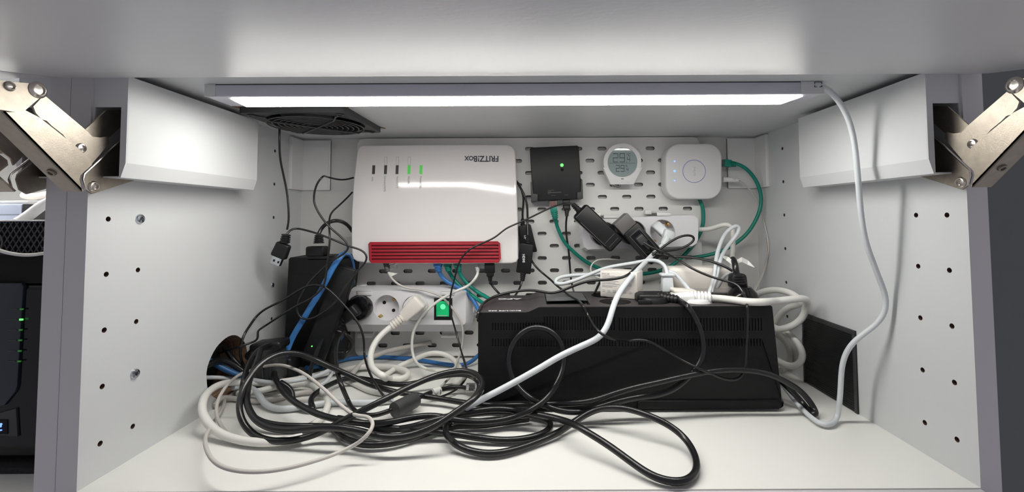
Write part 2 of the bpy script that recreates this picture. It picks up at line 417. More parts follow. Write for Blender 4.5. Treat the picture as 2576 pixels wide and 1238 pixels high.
# ------------------------------------------------------------------ lift hinges (cover + arms), three of them
def hinge(xw, s, label):
    """xw wall face, s = direction from the wall into the cabinet"""
    t = thing('lift_hinge', label, 'hinge', (xw, 0, .31), group=None)
    X = lambda a: s*a
    def pl(name, m, pix, a0, a1, bev=0):     # pixel outline of the left hinge, on the plane x = -W + a1, turned into a plate
        q = [atx(u, v, -W+a1) for u, v in pix]
        def f(b): ring_loft(b, [[(X(a0), p.y, p.z-.31) for p in q], [(X(a1), p.y, p.z-.31) for p in q]])
        return part(name, m, t, f, smooth=False)
    # cover: shell open to the front
    y0, y1, yb = .002, .186, .1835
    zt, zm, zb = .3565-.31, .2795-.31, .2667-.31
    sec = [(0, zt), (.030, zt), (.030, zm), (.026, zb), (0, zb)]
    shell = sec+[(0, zb+.0012), (.0250, zb+.0012), (.0286, zm), (.0286, zt-.0012), (0, zt-.0012)]
    part('cover', M['cover'], t, lambda b: (ring_loft(b, [[(X(a), y0+.0014, z) for a, z in shell], [(X(a), y1, z) for a, z in shell]]), ring_loft(b, [[(X(a), yy, z) for a, z in ((.0002, zt-.0006), (.0293, zt-.0006), (.0293, zm), (.0256, zb+.0006), (.0002, zb+.0006))] for yy in (y1-.0020, y1-.0004)])), smooth=False)
    # front frame with the opening the arm comes out of
    fo = [(X(a), z) for a, z in ((0, zt), (.030, zt), (.030, zm), (.026, zb), (0, zb))]
    fi = [(X(a), z) for a, z in ((.0012, zt-.0275), (.0245, zt-.0275), (.0245, zb+.001), (.0012, zb+.001))]
    plate('cover_front', fo, [fi], .0015, M['cover'], t, 'XZ', y0)
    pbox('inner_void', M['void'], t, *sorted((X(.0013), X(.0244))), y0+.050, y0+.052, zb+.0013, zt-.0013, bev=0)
    # metal linkage
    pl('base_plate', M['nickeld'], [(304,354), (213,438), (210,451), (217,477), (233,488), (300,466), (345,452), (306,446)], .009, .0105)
    pl('upper_plate', M['nickel'], [(268,278), (215,325), (233,346), (272,348), (306,318), (306,276)], .009, .0105)
    q = [atx(u, v, -W+.013) for u, v in ((304,354), (213,438), (210,451), (217,477))]
    part('bent_rod', M['rivet'], t, lambda b: tube(b, [Vector((X(.0125), p.y, p.z-.31)) for p in q], .0009, 8))
    arm = pl('lift_arm', M['nickel'], [(111,239), (215,326), (233,344), (252,346), (271,343), (276,358), (252,388), (229,415), (224,399), (190,367), (168,350), (158,338), (130,316), (118,304), (105,300), (90,284), (84,268)], .0135, .0150)
    low = pl('lower_arm', M['nickel'], [(6,280), (61,276), (100,296), (190,367), (229,402), (231,415), (203,440), (200,452), (207,482)], .0160, .0175)
    q = [atx(u, v, -W+.0175) for u, v in ((-14,258), (6,280), (207,482))]
    fp = [(p.y, p.z-.31) for p in q]
    part('arm_flange', M['nickel'], t, lambda b: ring_loft(b, [[(X(.0175), y, z) for y, z in fp]+[(X(.0175), y+.0011, z+.0011) for y, z in fp[::-1]], [(X(.0015), y, z) for y, z in fp]+[(X(.0015), y+.0011, z+.0011) for y, z in fp[::-1]]]), smooth=False)
    brk = pl('door_bracket', M['nickel'], [(-40,196), (0,202), (55,208), (81,210), (103,215), (112,224), (113,232), (104,243), (78,265), (61,280), (40,282), (0,276), (-40,272)], .0185, .0200)
    for (u, v, a, r, nm) in ((95,226,.0200,.0050,'pivot_rivet'), (24,217,.0200,.0028,'rivet'), (203,373,.0150,.0034,'rivet'), (235,469,.0105,.0038,'rivet')):
        p = atx(u, v, -W+a)
        part(nm, M['rivet'], t, lambda b: lathe(b, [(r*1.25, 0), (r*1.25, .0004), (r, .0016), (r*.75, .0018), (r*.7, .0008), (.0002, .0012)], aim((X(a), p.y, p.z-.31), (s,0,0)), 24))
    # screw in the flange
    p = (q[1]*.27+q[2]*.73)
    part('flange_screw', M['nickeld'], t, lambda b: lathe(b, [(.0032, 0), (.0030, .0012), (.0018, .0013), (.0016, .0002), (.0002, .0002)], aim((X(.0085), p.y-.0002, p.z-.31), (0, -.707, -.707)), 20))
    return t
hinge(-W, 1, 'left lift hinge, nickel folding arm coming out of a white wall cover')
hinge(W, -1, 'right lift hinge, nickel folding arm coming out of a white cover beside the hanging cable')
hinge(-.4185, -1, 'brown-shaded lift hinge of the neighbouring cabinet at the far left edge')

# ------------------------------------------------------------------ corner covers at the back
def corner_cover(s, label):
    t = thing('corner_cover', label, 'cover', (s*W, D, .276))
    L_ = [(0,0), (-.050*s,0), (-.050*s,-.003), (-.047*s,-.0045), (-.0045*s,-.0045), (-.0045*s,-.037), (-.003*s,-.040), (0,-.040)]
    part('shell', M['white'], t, lambda b: ring_loft(b, [[(x, y, 0) for x, y in L_], [(x, y, .0835) for x, y in L_]]), smooth=False)
    part('rim', M['white'], t, lambda b: box(b, *sorted((-.0500*s, -.0475*s)), -.0062, -.0005, 0, .0835, bev=.0006))
    part('rim', M['white'], t, lambda b: box(b, *sorted((-.0058*s, -.0005*s)), -.0405, -.0375, 0, .0835, bev=.0006))
corner_cover(-1, 'white plastic corner cover in the back left top corner, left of the router')
corner_cover(1, 'white plastic corner cover in the back right top corner, right of the hub')

# ------------------------------------------------------------------ pegboard
BX0, BX1, BZ0, BZ1, BY = -.2853, .2840, .004, .3615, .3440
def slot(cx, cz, w=.0152, h=.0064): 
    return [(cx+sx*(w/2-h/2)+h/2*math.cos(a), cz+h/2*math.sin(a)) for sx, a0 in ((1, -PI/2), (-1, PI/2)) for a in [a0+k*PI/5 for k in range(6)]]
p1 = aty(1514, 374, BY); p2 = aty(1637, 374, BY)
px0, pz0 = p1.x, p1.z
holes = []
for j in range(-1, 20):
    cz = pz0-.0200*j*1.004
    for i in range(-14, 12):
        cx = px0+.0401*(i+(.5 if j % 2 else 0))
        if BX0+.012 < cx < BX1-.012 and BZ0+.008 < cz < BZ1-.008: holes.append(slot(cx, cz))
pb = plate('pegboard', rrect((BX0+BX1)/2, (BZ0+BZ1)/2, BX1-BX0, BZ1-BZ0, .012, 6), holes, .0046, [M['peg'], M['hole']], None, 'XZ', BY)
for p in pb.data.polygons:                  # raw fibreboard inside the slots
    if abs(p.normal.y) < .5 and BX0+.008 < p.center.x < BX1-.008 and BZ0+.005 < p.center.z < BZ1-.005: p.material_index = 1
origin(pb, ((BX0+BX1)/2, BY, BZ0)); tag(pb, 'white perforated pegboard with slotted holes covering the back wall', 'pegboard')
sp = part('spacer', M['white'], pb, lambda b: [box(b, x-.008, x+.008, .0046, D-BY, z-.006, z+.006) for x in (-.25, .25) for z in (.03, .33)])

# ------------------------------------------------------------------ router
TILT = math.radians(6.2)
rc = aty(1095, 512, .304)
router = thing('router', 'white glossy router with red vent bar mounted upside down on the pegboard', 'router', rc, (TILT*-1*-1, 0, 0))
router.rotation_euler = (-TILT, 0, 0)
# outline in the face plane (x, z)
Rinv = (Matrix.Translation(router.location) @ router.rotation_euler.to_matrix().to_4x4()).inverted()
def onface(u, v, root=None, yloc=0.):
    """point on the tilted face of a thing (local y = yloc)"""
    Mi = (Matrix.Translation(root.location) @ root.rotation_euler.to_matrix().to_4x4()).inverted()
    o_ = Mi @ CAM; d = Mi.to_3x3() @ ray(u, v); k = (yloc-o_.y)/d.y; p = o_+d*k; return p
def fpts(root, pix, yloc=0.): return [(lambda p: (p.x, p.z))(onface(u, v, root, yloc)) for u, v in pix]
out = fpts(router, [(912,365), (905,368), (900,375), (897,386), (889,455), (884,530), (883,600), (884,640), (888,652), (897,658), (920,662), (1100,664), (1288,663), (1299,660), (1304,650), (1303,560), (1300,470), (1297,392), (1295,378), (1288,368), (1276,363), (1100,363)])
part('body', M['whitegl'], router, lambda b: prism(b, out, 0, .020, .003, 0), ang=25)
part('back_shell', M['white'], router, lambda b: prism(b, [(x*.96, z*.95) for x, z in out], .020, .0345), )
rp = fpts(router, [(928,614), (932,609), (1252,607), (1258,612), (1260,650), (1254,661), (936,662), (930,655)])
rv = pprism('vent_bar', M['reddark'], router, rp, -.0030, .006, bf=.001)
for k in range(6):
    v0 = 612+k*8.4
    q = fpts(router, [(933,v0), (1255,v0-1), (1255,v0+5.2-1), (933,v0+5.2)], -.0048)
    pprism('vent_slat', M['red'], router, q, -.0048, -.0028, bf=.0006)
q = fpts(router, [(928,614), (932,609), (1252,607), (1258,612), (1260,650), (1254,661), (936,662), (930,655)], -.0048)
qi = fpts(router, [(934,612.5), (1254,610.5), (1255,657), (935,659)], -.0048)
plate('vent_frame', q, [qi], .0028, M['red'], router, 'XZ', -.0050)
for i, u in enumerate((940,970,999,1029,1059)):
    d = [(u-3,416), (u+4,416), (u+3,438), (u-4,438)]
    pprism('indicator', M['lgreen'] if i > 2 else M['dgray'], router, fpts(router, d), -.0004, .0002)
    if 0 < i < 4:
        q = fpts(router, [(u-3,395), (u+5,394), (u+4,415), (u-3,415)]); qi = fpts(router, [(u-2,396.2), (u+3.4,395.2), (u+2.6,414), (u-2,414)])
        plate('indicator_frame', q, [qi], .0003, M['inkp'], router, 'XZ', -.0003)
for u, v, s_ in ((937,451,'Info'), (968,462,'Connect/WPS'), (999,459,'Fon/DECT'), (1028,453,'WLAN'), (1058,459,'Power/DSL')):
    p = onface(u, v, router); text('indicator_caption', s_, .0044, M['inkg'], router, (p.x, -.0003, p.z), (PI/2, PI/2, 0), off=.00004)
p = onface(1212, 399, router); text('logo_print', 'FRITZ!Box', .0132, M['ink'], router, (p.x, -.0003, p.z), (PI/2, PI, 0), off=.0003, sx=.90, caps=(1,2,3,4,7,8))

# ------------------------------------------------------------------ black network box
nc = aty(1396, 437, .318)
nbx = thing('network_box', 'black square network box with one green light on the pegboard', 'electronics', nc, (0, math.radians(-1.5)*-1*-1, 0))
q = fpts(nbx, [(1333,375), (1336,371), (1452,366), (1456,369), (1463,488), (1462,499), (1458,501), (1344,506), (1340,503)])
pprism('case', M['black'], nbx, q, 0, .0255, bf=.0012)
pprism('side_clip', M['dgray'], nbx, fpts(nbx, [(1335,458), (1339,456), (1341,487), (1353,488), (1353,505), (1338,509), (1336,506)], -.003), -.003, .0260, bf=.0008)
pprism('side_clip', M['dgray'], nbx, fpts(nbx, [(1461,449), (1465,452), (1467,499), (1464,501), (1452,500), (1452,484), (1461,482)], -.003), -.003, .0260, bf=.0008)
p = onface(1413.5, 415.5, nbx)
part('led', M['ledg'], nbx, lambda b: lathe(b, [(.0026, 0), (.0026, .0005), (.0001, .0008)], aim((p.x, 0, p.z), (0,-1,0)), 16))
p = onface(1414, 427, nbx)
part('button', M['void'], nbx, lambda b: lathe(b, [(.0026, 0), (.0026, .0003), (.0001, .0003)], aim((p.x, 0, p.z), (0,-1,0)), 16))
def bars(root, lst, m, name='print', yloc=0., h=.0004, kind=True):
    def f(b):
        for u0, v0, u1, v1 in lst:
            a = onface(u0, v0, root, yloc); c = onface(u1, v1, root, yloc); box(b, min(a.x, c.x), max(a.x, c.x), yloc-.00025, yloc, min(a.z, c.z), max(a.z, c.z))
    o = part(name, m, root, f, smooth=False)
    if len(lst) > 3: o['kind'] = 'stuff'
    return o
bars(nbx, [(1378,478,1394,479), (1378,481,1386,482.2), (1378,483.5,1412,485), (1378,487,1384,488), (1420,490,1430,491.4), (1386,491,1398,492)], M['inkf'])
pprism('ethernet_port', M['void'], nbx, fpts(nbx, [(1381,498), (1402,497), (1402,505), (1381,506)], .004), .003, .016)

# ------------------------------------------------------------------ round thermometer
th = thing('thermometer', 'small round white digital thermometer reading 29.4 on the pegboard', 'thermometer', aty(1566, 408, .318), (math.radians(3.0), 0, 0))
Rm = .0302
plate('ring', circ(0, 0, Rm, 56), [circ(0, 0, .0238, 48)], .012, M['white'], th, 'XZ', 0)
part('back_shell', M['white'], th, lambda b: lathe(b, [(.0240, 0), (.0240, .010), (.001, .010)], aim((0,.0025,0), (0,1,0)), 40, cup=True))
part('screen', M['lcd'], th, lambda b: lathe(b, [(.0237, 0), (.0237, .001), (.001, .001)], aim((0,.0024,0), (0,-1,0)), 48))
q = fpts(th, [(1517,421), (1530,421), (1535,432), (1547,443), (1566,447), (1585,443), (1597,432), (1602,421), (1616,421), (1595,463), (1592,464), (1538,464), (1535,462)], -.002)
pprism('stand', M['white'], th, q, -.002, .012, bf=.0006)
a = onface(1566, 450, th, -.002); part('stand_slot', M['dgray'], th, lambda b: box(b, a.x-.0024, a.x+.0018, -.0025, -.0019, a.z-.0005, a.z+.0005, bev=.0003))
part('hook', M['clear'], th, lambda b: tube(b, smooth_line(spline([Vector((-.024,.012,-.014)), Vector((-.020,.014,-.030)), Vector((-.006,.016,-.040)), Vector((.001,.018,-.038)), Vector((.0,.024,-.030))])), .0016, 8))
SEG = {'2': 'abged', '9': 'abcdfg', '4': 'fgbc'}
def digit(b, ch, x, z, w, h, t):
    y0, y1 = .0012, .0016
    for s in SEG[ch]:
        X0, X1, Z0, Z1 = {'a': (x, x+w, z+h-t, z+h), 'b': (x+w-t, x+w, z+h/2, z+h), 'c': (x+w-t, x+w, z, z+h/2), 'd': (x, x+w, z, z+t), 'e': (x, x+t, z, z+h/2), 'f': (x, x+t, z+h/2, z+h), 'g': (x, x+w, z+h/2-t/2, z+h/2+t/2)}[s]
        box(b, X0+t*.12, X1-t*.12, y0, y1, Z0, Z1)
def disp(zb, w, h, x0):
    for k, ch in enumerate('29'): part('digit', M['ink'], th, lambda b: digit(b, ch, x0+k*(w*1.28), zb, w, h, .0009), smooth=False)
    part('decimal_point', M['ink'], th, lambda b: box(b, x0+2*w*1.28-.0003, x0+2*w*1.28+.0007, .0012, .0016, zb, zb+.0009))
    part('digit', M['ink'], th, lambda b: digit(b, '4', x0+2*w*1.28+.0014, zb+.0004, w*.55, h*.55, .0007), smooth=False)
disp(.0000, .0083, .0142, -.0150); disp(-.0152, .0060, .0106, -.0105)
part('divider_line', M['ink'], th, lambda b: box(b, -.0205, .0205, .0012, .0016, -.0019, -.0015))
text('unit_symbol', '°C', .0060, M['ink'], th, (.0100, .0013, .0115)); text('unit_symbol', '%', .0048, M['ink'], th, (.0065, .0013, -.0060))

# ------------------------------------------------------------------ smart hub
hc = aty(1746, 431, .3150)
hub = thing('smart_hub', 'white rounded square hub with ring and blue lights at the board corner', 'hub', hc)
q = fpts(hub, rrect(1746, 431, 142, 140, 36, 8))
pprism('case', M['white'], hub, q, 0, .0270, bf=.003, bb=.001)
part('hub_ring', M['ring'], hub, lambda b: tube(b, [Vector((.0180*math.cos(2*PI*j/48), -.0001, .0180*math.sin(2*PI*j/48))) for j in range(49)], .0006, 6))
part('button', M['white'], hub, lambda b: lathe(b, [(.0174, 0), (.0174, .0003), (.001, .0003)], aim((0,0,0), (0,-1,0)), 40))
text('logo_print', 'PHILIPS', .0046, M['inkp'], hub, (.0003, -.0005, 0), (PI/2, PI/2, 0), sx=1.0)
for u, v, r, m_ in ((1697,406,.0012,'ledb'), (1697,430.5,.0018,'ledb'), (1697,454.5,.0011,'ledb')):
    p = onface(u, v, hub); part('led', M[m_], hub, lambda b: lathe(b, [(r, 0), (r, .0004), (.0001, .0005)], aim((p.x, 0, p.z), (0,-1,0)), 14))

# ------------------------------------------------------------------ power strips
def power_strip(label, yf, face, base, sockets, R, switch=None, ang=0):
    cu = sum(p[0] for p in face)/len(face); cv = sum(p[1] for p in face)/len(face)
    t = thing('power_strip', label, 'power strip', aty(cu, cv, yf))
    f = fpts(t, face); fb = fpts(t, base, .014)
    bm = nb(); n = len(f)
    bm_r = [[(x, .0008, z) for x, z in f], [(x, .014, z) for x, z in fb], [(x, .036, z) for x, z in fb]]
    r = [[bm.verts.new(p) for p in ring_] for ring_ in bm_r]
    for i in range(2):
        for j in range(n): bm.faces.new((r[i][j], r[i][(j+1) % n], r[i+1][(j+1) % n], r[i+1][j]))
    bm.faces.new(r[-1]); obj('housing', bm, M['strip'], t, ang=30)
    hs = []; cs = []
    for u, v in sockets:
        p = onface(u, v, t); cs.append(p); hs.append(circ(p.x, p.z, R, 40))
    if switch:
        sp_ = fpts(t, switch); hs.append(sp_)
    plate('face_plate', f, hs, .0012, M['strip'], t, 'XZ', 0)
    for p in cs:
        s = part('socket', M['strip'], t, lambda b: (lathe(b, [(R*1.0, -.0002), (R*1.0, .0004), (R*.965, .0006), (R*.955, .0125), (.002, .0125)], aim((p.x, 0, p.z), (0,1,0)), 40, cup=True)))
        for bf_ in s.data.polygons: pass
        a = math.radians(-40)
        for sg in (-1, 1):
            hx, hz = p.x+sg*.0095*math.cos(a), p.z+sg*.0095*math.sin(a)
            part('contact_hole', M['void'], s, lambda b: lathe(b, [(.0027, 0), (.0027, .0006), (.0001, .0006)], aim((hx, .0126, hz), (0,-1,0)), 16))
            a2 = a+PI/2
            ex, ez = p.x+sg*R*.86*math.cos(a2), p.z+sg*R*.86*math.sin(a2)
            Mx = Matrix.Translation((ex, .007, ez)) @ Matrix.Rotation(-a2, 4, 'Y')
            part('earth_clip', M['gold'], s, lambda b: (box(b, -.0028, .0005, -.005, .005, -.0022, .0022, bev=.0005, M4=Mx), box(b, -.0045, -.0026, -.001, .005, -.0012, .0012, bev=.0004, M4=Mx)))
    return t
R_S = .0199
def rpoly(x0, y0, x1, y1, tl, tr, br, bl, n=5):
    o_ = []
    for cx, cy, r, a0 in ((x0+tl, y0+tl, tl, PI), (x1-tr, y0+tr, tr, 1.5*PI), (x1-br, y1-br, br, 0), (x0+bl, y1-bl, bl, PI/2)):
        o_ += [(cx+r*math.cos(a0+k/n*PI/2), cy+r*math.sin(a0+k/n*PI/2)) for k in range(n+1)]
    return o_
lf = [(856,748), (856,736), (862,732), (1166,732), (1172,737), (1173,760), (1172,806), (1167,815), (1150,817), (870,817), (858,812)]
lb = [(846,740), (846,728), (856,724), (1176,724), (1187,732), (1190,760), (1189,812), (1180,828), (1158,833), (862,833), (848,828)]
lf = rpoly(856, 732, 1172, 817, 4, 5, 8, 5); lb = rpoly(846, 723, 1190, 834, 6, 16, 30, 6)
ps1 = power_strip('white power strip with lit green rocker switch below the router', .300, lf, lb, [(902,775), (972,775), (1044,776)], R_S, [(1094,750), (1136,750), (1136,804), (1094,804)])
sp_ = fpts(ps1, [(1092,750), (1138,750), (1138,805), (1092,805)])
sw = pprism('switch_frame', M['black'], ps1, sp_, -.0008, .006, bf=.0005)
q = fpts(ps1, [(1097,759), (1129,758), (1129,797), (1097,797)], -.0035)
rk = pprism('rocker', M['switchg'], sw, q, -.0035, .002, bf=.001)
p = onface(1114, 772, ps1, -.004); part('rocker_bulb', M['switchh'], rk, lambda b: lathe(b, [(.0040, 0), (.0035, .0004), (.0001, .0006)], aim((p.x, -.0035, p.z), (0,-1,0)), 18))
part('rocker_print', M['inkp'], rk, lambda b: box(b, onface(1101, 790, ps1, -.0035).x, onface(1125, 790, ps1, -.0035).x, -.0037, -.0034, onface(1101, 795, ps1, -.0035).z, onface(1101, 793.5, ps1, -.0035).z))
def clip(root, u0, v0, u1, v1, name='mounting_clip'):
    a = onface(u0, v0, root, -.0015); c = onface(u1, v1, root, -.0015)
    x0, x1, z0, z1 = a.x, c.x, c.z, a.z
    part(name, M['white'], root, lambda b: (box(b, x0, x1, -.0020, .0012, z0, z1, bev=.0007), box(b, x0, x1, -.0020, .0400, z1-.0016, z1+.0002, bev=.0005), box(b, x0-.010, x0+.001, .030, .0405, z1-.004, z1+.0035, bev=.002)))
clip(ps1, 899, 731, 934, 743); clip(ps1, 1110, 732, 1142, 742)
def lowclip(root, u0, v0, u1, v1):
    a = onface(u0, v0, root, .022); c = onface(u1, v1, root, .022)
    part('mounting_clip', M['white'], root, lambda b: (box(b, a.x, c.x, .020, .0450, c.z, a.z, bev=.0006), box(b, a.x, c.x, .026, .034, a.z-.001, a.z+.008, bev=.0006)))
lowclip(ps1, 900, 839, 937, 849); lowclip(ps1, 1110, 843, 1146, 849)
part('cable_inlet', M['strip'], ps1, lambda b: [lathe(b, [(r_, 0), (r_, .0035)], aim((onface(u_, 778, ps1, .02).x, .022, onface(u_, 778, ps1, .02).z), (1,0,0)), 20) for u_, r_ in ((1190,.0085), (1195,.0065), (1200,.0055), (1205,.0045))])
rf_ = [(1467,560), (1469,554), (1480,552), (1735,541), (1746,542), (1755,550), (1757,560), (1756,603), (1752,613), (1742,619), (1500,627), (1480,628), (1470,622), (1466,606)]
cx_, cz_ = 1611, 584
rb_ = [(cx_+(u-cx_)*1.004-6, cz_+(v-cz_)*1.08+2) for u, v in rf_]
ps2 = power_strip('white three-socket power strip on the right of the pegboard below the hub', .300, rf_, rb_, [(1521,589), (1594,586), (1667,584)], R_S*.985)
clip(ps2, 1519, 540, 1553, 549); clip(ps2, 1653, 533, 1687, 543)
lowclip(ps2, 1514, 629, 1560, 633); lowclip(ps2, 1655, 621, 1687, 627)

# ------------------------------------------------------------------ UPS
YU = .1460
ups = thing('battery_backup', 'large black battery backup unit with sockets on top standing on the floor', 'ups', (.12, YU, 0))
def uz(u, v): p = aty(u, v, YU); return (p.x-.12, p.z)
def ep(y):
    pts = [(0, -.1805), (.045, -.1805), (.062, -.1793), (.078, -.1765), (.090, -.1730), (.099, -.1685), (.105, -.1630), (.1085, -.1560)]
    for (a, xa), (b_, xb) in zip(pts, pts[1:]):
        if y <= b_: return xa+(xb-xa)*max(0, (y-a)/(b_-a))
    return pts[-1][1]
def ups_sec(y):
    dx = ep(y-YU)+.1805
    return [(-.1805+dx, .004), (-.1802+dx, .1120), (-.1780+dx, .1150), (-.121, .1150), (-.108, .1130), (.1695, .1130), (.1770, .0160), (.1790, .010), (.1790, .006), (.1760, .004)]
part('case', M['ups'], ups, lambda b: ring_loft(b, [[(x, y-YU, z) for x, z in ups_sec(y)] for y in [YU+v_ for v_ in (.001, .03, .045, .062, .078, .090, .099, .105, .1085)]]), ang=25)
# the front is a sheet with real slots
slots = []
def sl(x0, x1, v0, v1, du=7.0):
    u = x0
    while u < x1:
        a = uz(u, v0); c = uz(u+3.2, v1); slots.append([(a[0], a[1]), (c[0], a[1]), (c[0], c[1]), (a[0], c[1])]); u += du
sl(1238, 1365, 812, 830); sl(1368, 1548, 796, 830); sl(1556, 1915, 800, 832, 7.6); sl(1238, 1548, 852, 871); sl(1556, 1915, 852, 871, 7.6)
fo = [(-.1805,.004), (-.1802,.1120), (-.1780,.1168), (-.122,.1168), (-.108,.1225), (.1693,.1225), (.1772,.0160), (.1795,.011), (.1790,.006), (.1760,.004)]
plate('front_panel', fo, slots, .0022, M['ups'], ups, 'XZ', -.0006)
part('panel_backing', M['void'], ups, lambda b: box(b, -.165, .160, .0012, .0018, .07, .108))
pprism('battery_door', M['ups'], ups, [uz(1604,1028), (uz(1604,1012)), uz(1610,1007), uz(1955,1007), uz(1962,1012), uz(1963,1022), uz(1957,1028)], -.0022, .002, bf=.0008)
pbox('seam', M['void'], ups, -.176, .1745, -.0009, .0005, .0125, .0130, bev=0)
part('foot', M['void'], ups, lambda b: box(b, -.170, .170, .006, .090, 0, .0045), smooth=False)
# deck: low display end and higher socket end
dk = [(ep(y), y) for y in [0, .03, .045, .062, .078, .090, .099, .105, .1085]]
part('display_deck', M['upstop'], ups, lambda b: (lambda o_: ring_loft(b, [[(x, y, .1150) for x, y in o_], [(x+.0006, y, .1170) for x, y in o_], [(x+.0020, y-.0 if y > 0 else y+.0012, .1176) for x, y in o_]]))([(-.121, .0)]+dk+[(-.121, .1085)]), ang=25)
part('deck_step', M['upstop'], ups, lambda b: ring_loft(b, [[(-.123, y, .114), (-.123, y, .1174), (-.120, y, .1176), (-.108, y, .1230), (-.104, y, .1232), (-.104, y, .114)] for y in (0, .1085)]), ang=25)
hs = []
def dz(u, v): p = atz(u, v, .1235); return (p.x-.12, p.y-YU)
for u, v in ((1546,757), (1642,757), (1742,752), (1858,748)):
    c = dz(u, v); hs.append((c[0], max(c[1], .026)))
hs = [(hs[i][0], .030) for i in range(4)]
rear = [(hs[0][0]-.004, .0745), (hs[1][0], .0745), (hs[2][0], .0745)]
tray = [(-.0985,.012), (-.045,.012), (-.045,.090), (-.0985,.090)]
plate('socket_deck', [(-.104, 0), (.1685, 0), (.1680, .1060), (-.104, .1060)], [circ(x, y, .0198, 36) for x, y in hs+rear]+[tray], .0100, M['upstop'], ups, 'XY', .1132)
for x, y in hs+rear:
    s = part('socket', M['void'], ups, lambda b: lathe(b, [(.0197, 0), (.0197, .0004), (.001, .0004)], aim((x, y, .1134), (0,0,1)), 36))
    for sg in (-1, 1):
        part('contact_hole', M['void'], s, lambda b: lathe(b, [(.0026, 0), (.0026, .0003), (.0001, .0003)], aim((x+sg*.0095, y, .1138), (0,0,1)), 12))
        part('earth_clip', M['steel'], s, lambda b: box(b, x-.002, x+.002, y+sg*.0175-.001, y+sg*.0175+.001, .1138, .1215, bev=.0004))
tr = part('tray_insert', M['dgray'], ups, lambda b: box(b, -.0980, -.0455, .0125, .0895, .1132, .1190, bev=.0008))
part('tray_cover', M['smoke'], ups, lambda b: ring_loft(b, [[(-.0975, y, .1232), (-.075, y, .1236), (-.060, y, .1246), (-.046, y, .1236), (-.046, y, .1230), (-.060, y, .1240), (-.075, y, .1230), (-.0975, y, .1226)] for y in (.036, .0895)]), smooth=False)
part('tray_socket', M['void'], tr, lambda b: (box(b, -.078, -.058, .020, .023, .1190, .1196), box(b, -.073, -.0700, .016, .030, .1190, .1198), box(b, -.067, -.064, .016, .030, .1190, .1198), box(b, -.0850, -.0846, .016, .028, .1190, .1196)))
lp = atz(1282, 752, .1178); text('logo_print', 'APC', .0105, M['inkl'], ups, (lp.x-.12, lp.y-YU, .1179), (0, 0, PI), off=.0005, sx=1.55)
lp = atz(1270, 782, .1178); text('model_print', 'Back-UPS 850', .0066, M['inkl'], ups, (lp.x-.12, lp.y-YU, .1179), (0, 0, PI), off=.0001, sx=1.05)
part('deck_outline', M['dgray'], ups, lambda b: (box(b, -.1270, -.1266, .004, .092, .1176, .1179), box(b, -.1690, -.1686, .004, .045, .1176, .1179)))

# ------------------------------------------------------------------ black patch on the right wall
pa = thing('cable_hole_cover', 'black ribbed rectangular cover plate over the hole in the right wall', 'cover', (W, .1868, 0))
part('plate', M['black'], pa, lambda b: box(b, -.0016, 0, -.0500, .0500, .0004, .0955, bev=.0005))
part('edge_rib', M['dgray'], pa, lambda b: (box(b, -.0026, -.0014, -.0500, .0500, .0900, .0955, bev=.0004), box(b, -.0026, -.0014, -.0500, -.0455, .0004, .0900, bev=.0004), box(b, -.0026, -.0014, .0470, .0500, .0004, .0900, bev=.0004)))
rb2 = part('rib', M['black'], pa, lambda b: [box(b, -.0021, -.0014, -.0450, .0465, .003+.0028*k, .0042+.0028*k) for k in range(31)], smooth=False); rb2['kind'] = 'stuff'

# ================================================================== PLUGS AND BRICKS
def ribs(bm, P0, P1, r0, r1, n=5, seg=18, gap=.45):
    P0, P1 = Vector(P0), Vector(P1); d = P1-P0; L_ = d.length; prof = []
    for k in range(n):
        a = k/n; b_ = (k+1-gap)/n; ra = r0+(r1-r0)*a
        prof += [(ra, a*L_), (ra, b_*L_), (ra*.78, b_*L_+L_*.01), (ra*.78, (k+1)/n*L_-L_*.01)]
    lathe(bm, prof, aim(P0, d), seg)
def ob2(bm, c, ex, ey, ez, sx, sy, sz, bev=.001, seg=2, taper=1.):
    """box about c with axes ex ey ez and full sizes"""
    ex, ey, ez = [Vector(e).normalized() for e in (ex, ey, ez)]
    Mx = Matrix(((ex.x, ey.x, ez.x, c[0]), (ex.y, ey.y, ez.y, c[1]), (ex.z, ey.z, ez.z, c[2]), (0,0,0,1)))
    vs = box(bm, -sx/2, sx/2, -sy/2, sy/2, -sz/2, sz/2, bev=bev, seg=seg)
    for v in vs:
        k = (v.co.x/sx+.5)
        if taper != 1: v.co.y *= 1+(taper-1)*k; v.co.z *= 1+(taper-1)*k
        v.co = Mx @ v.co
def cord(name, m, r, v0, pts, label, cat='cable', group=None, parts=(), **k):
    """a cord mesh that is the top-level thing; parts = [(name, material, fn(bm))] built in world space and parented"""
    o, P = cable(name, m, r, v0, pts, label, cat, group, **k)
    for nm, mm, f in parts:
        bm = nb(); f(bm); c = obj(nm, bm, mm); rel(c, o)
    return o, P
A = lambda u, v, Y: aty(u, v, Y)
Z = lambda u, v, z: atz(u, v, z)

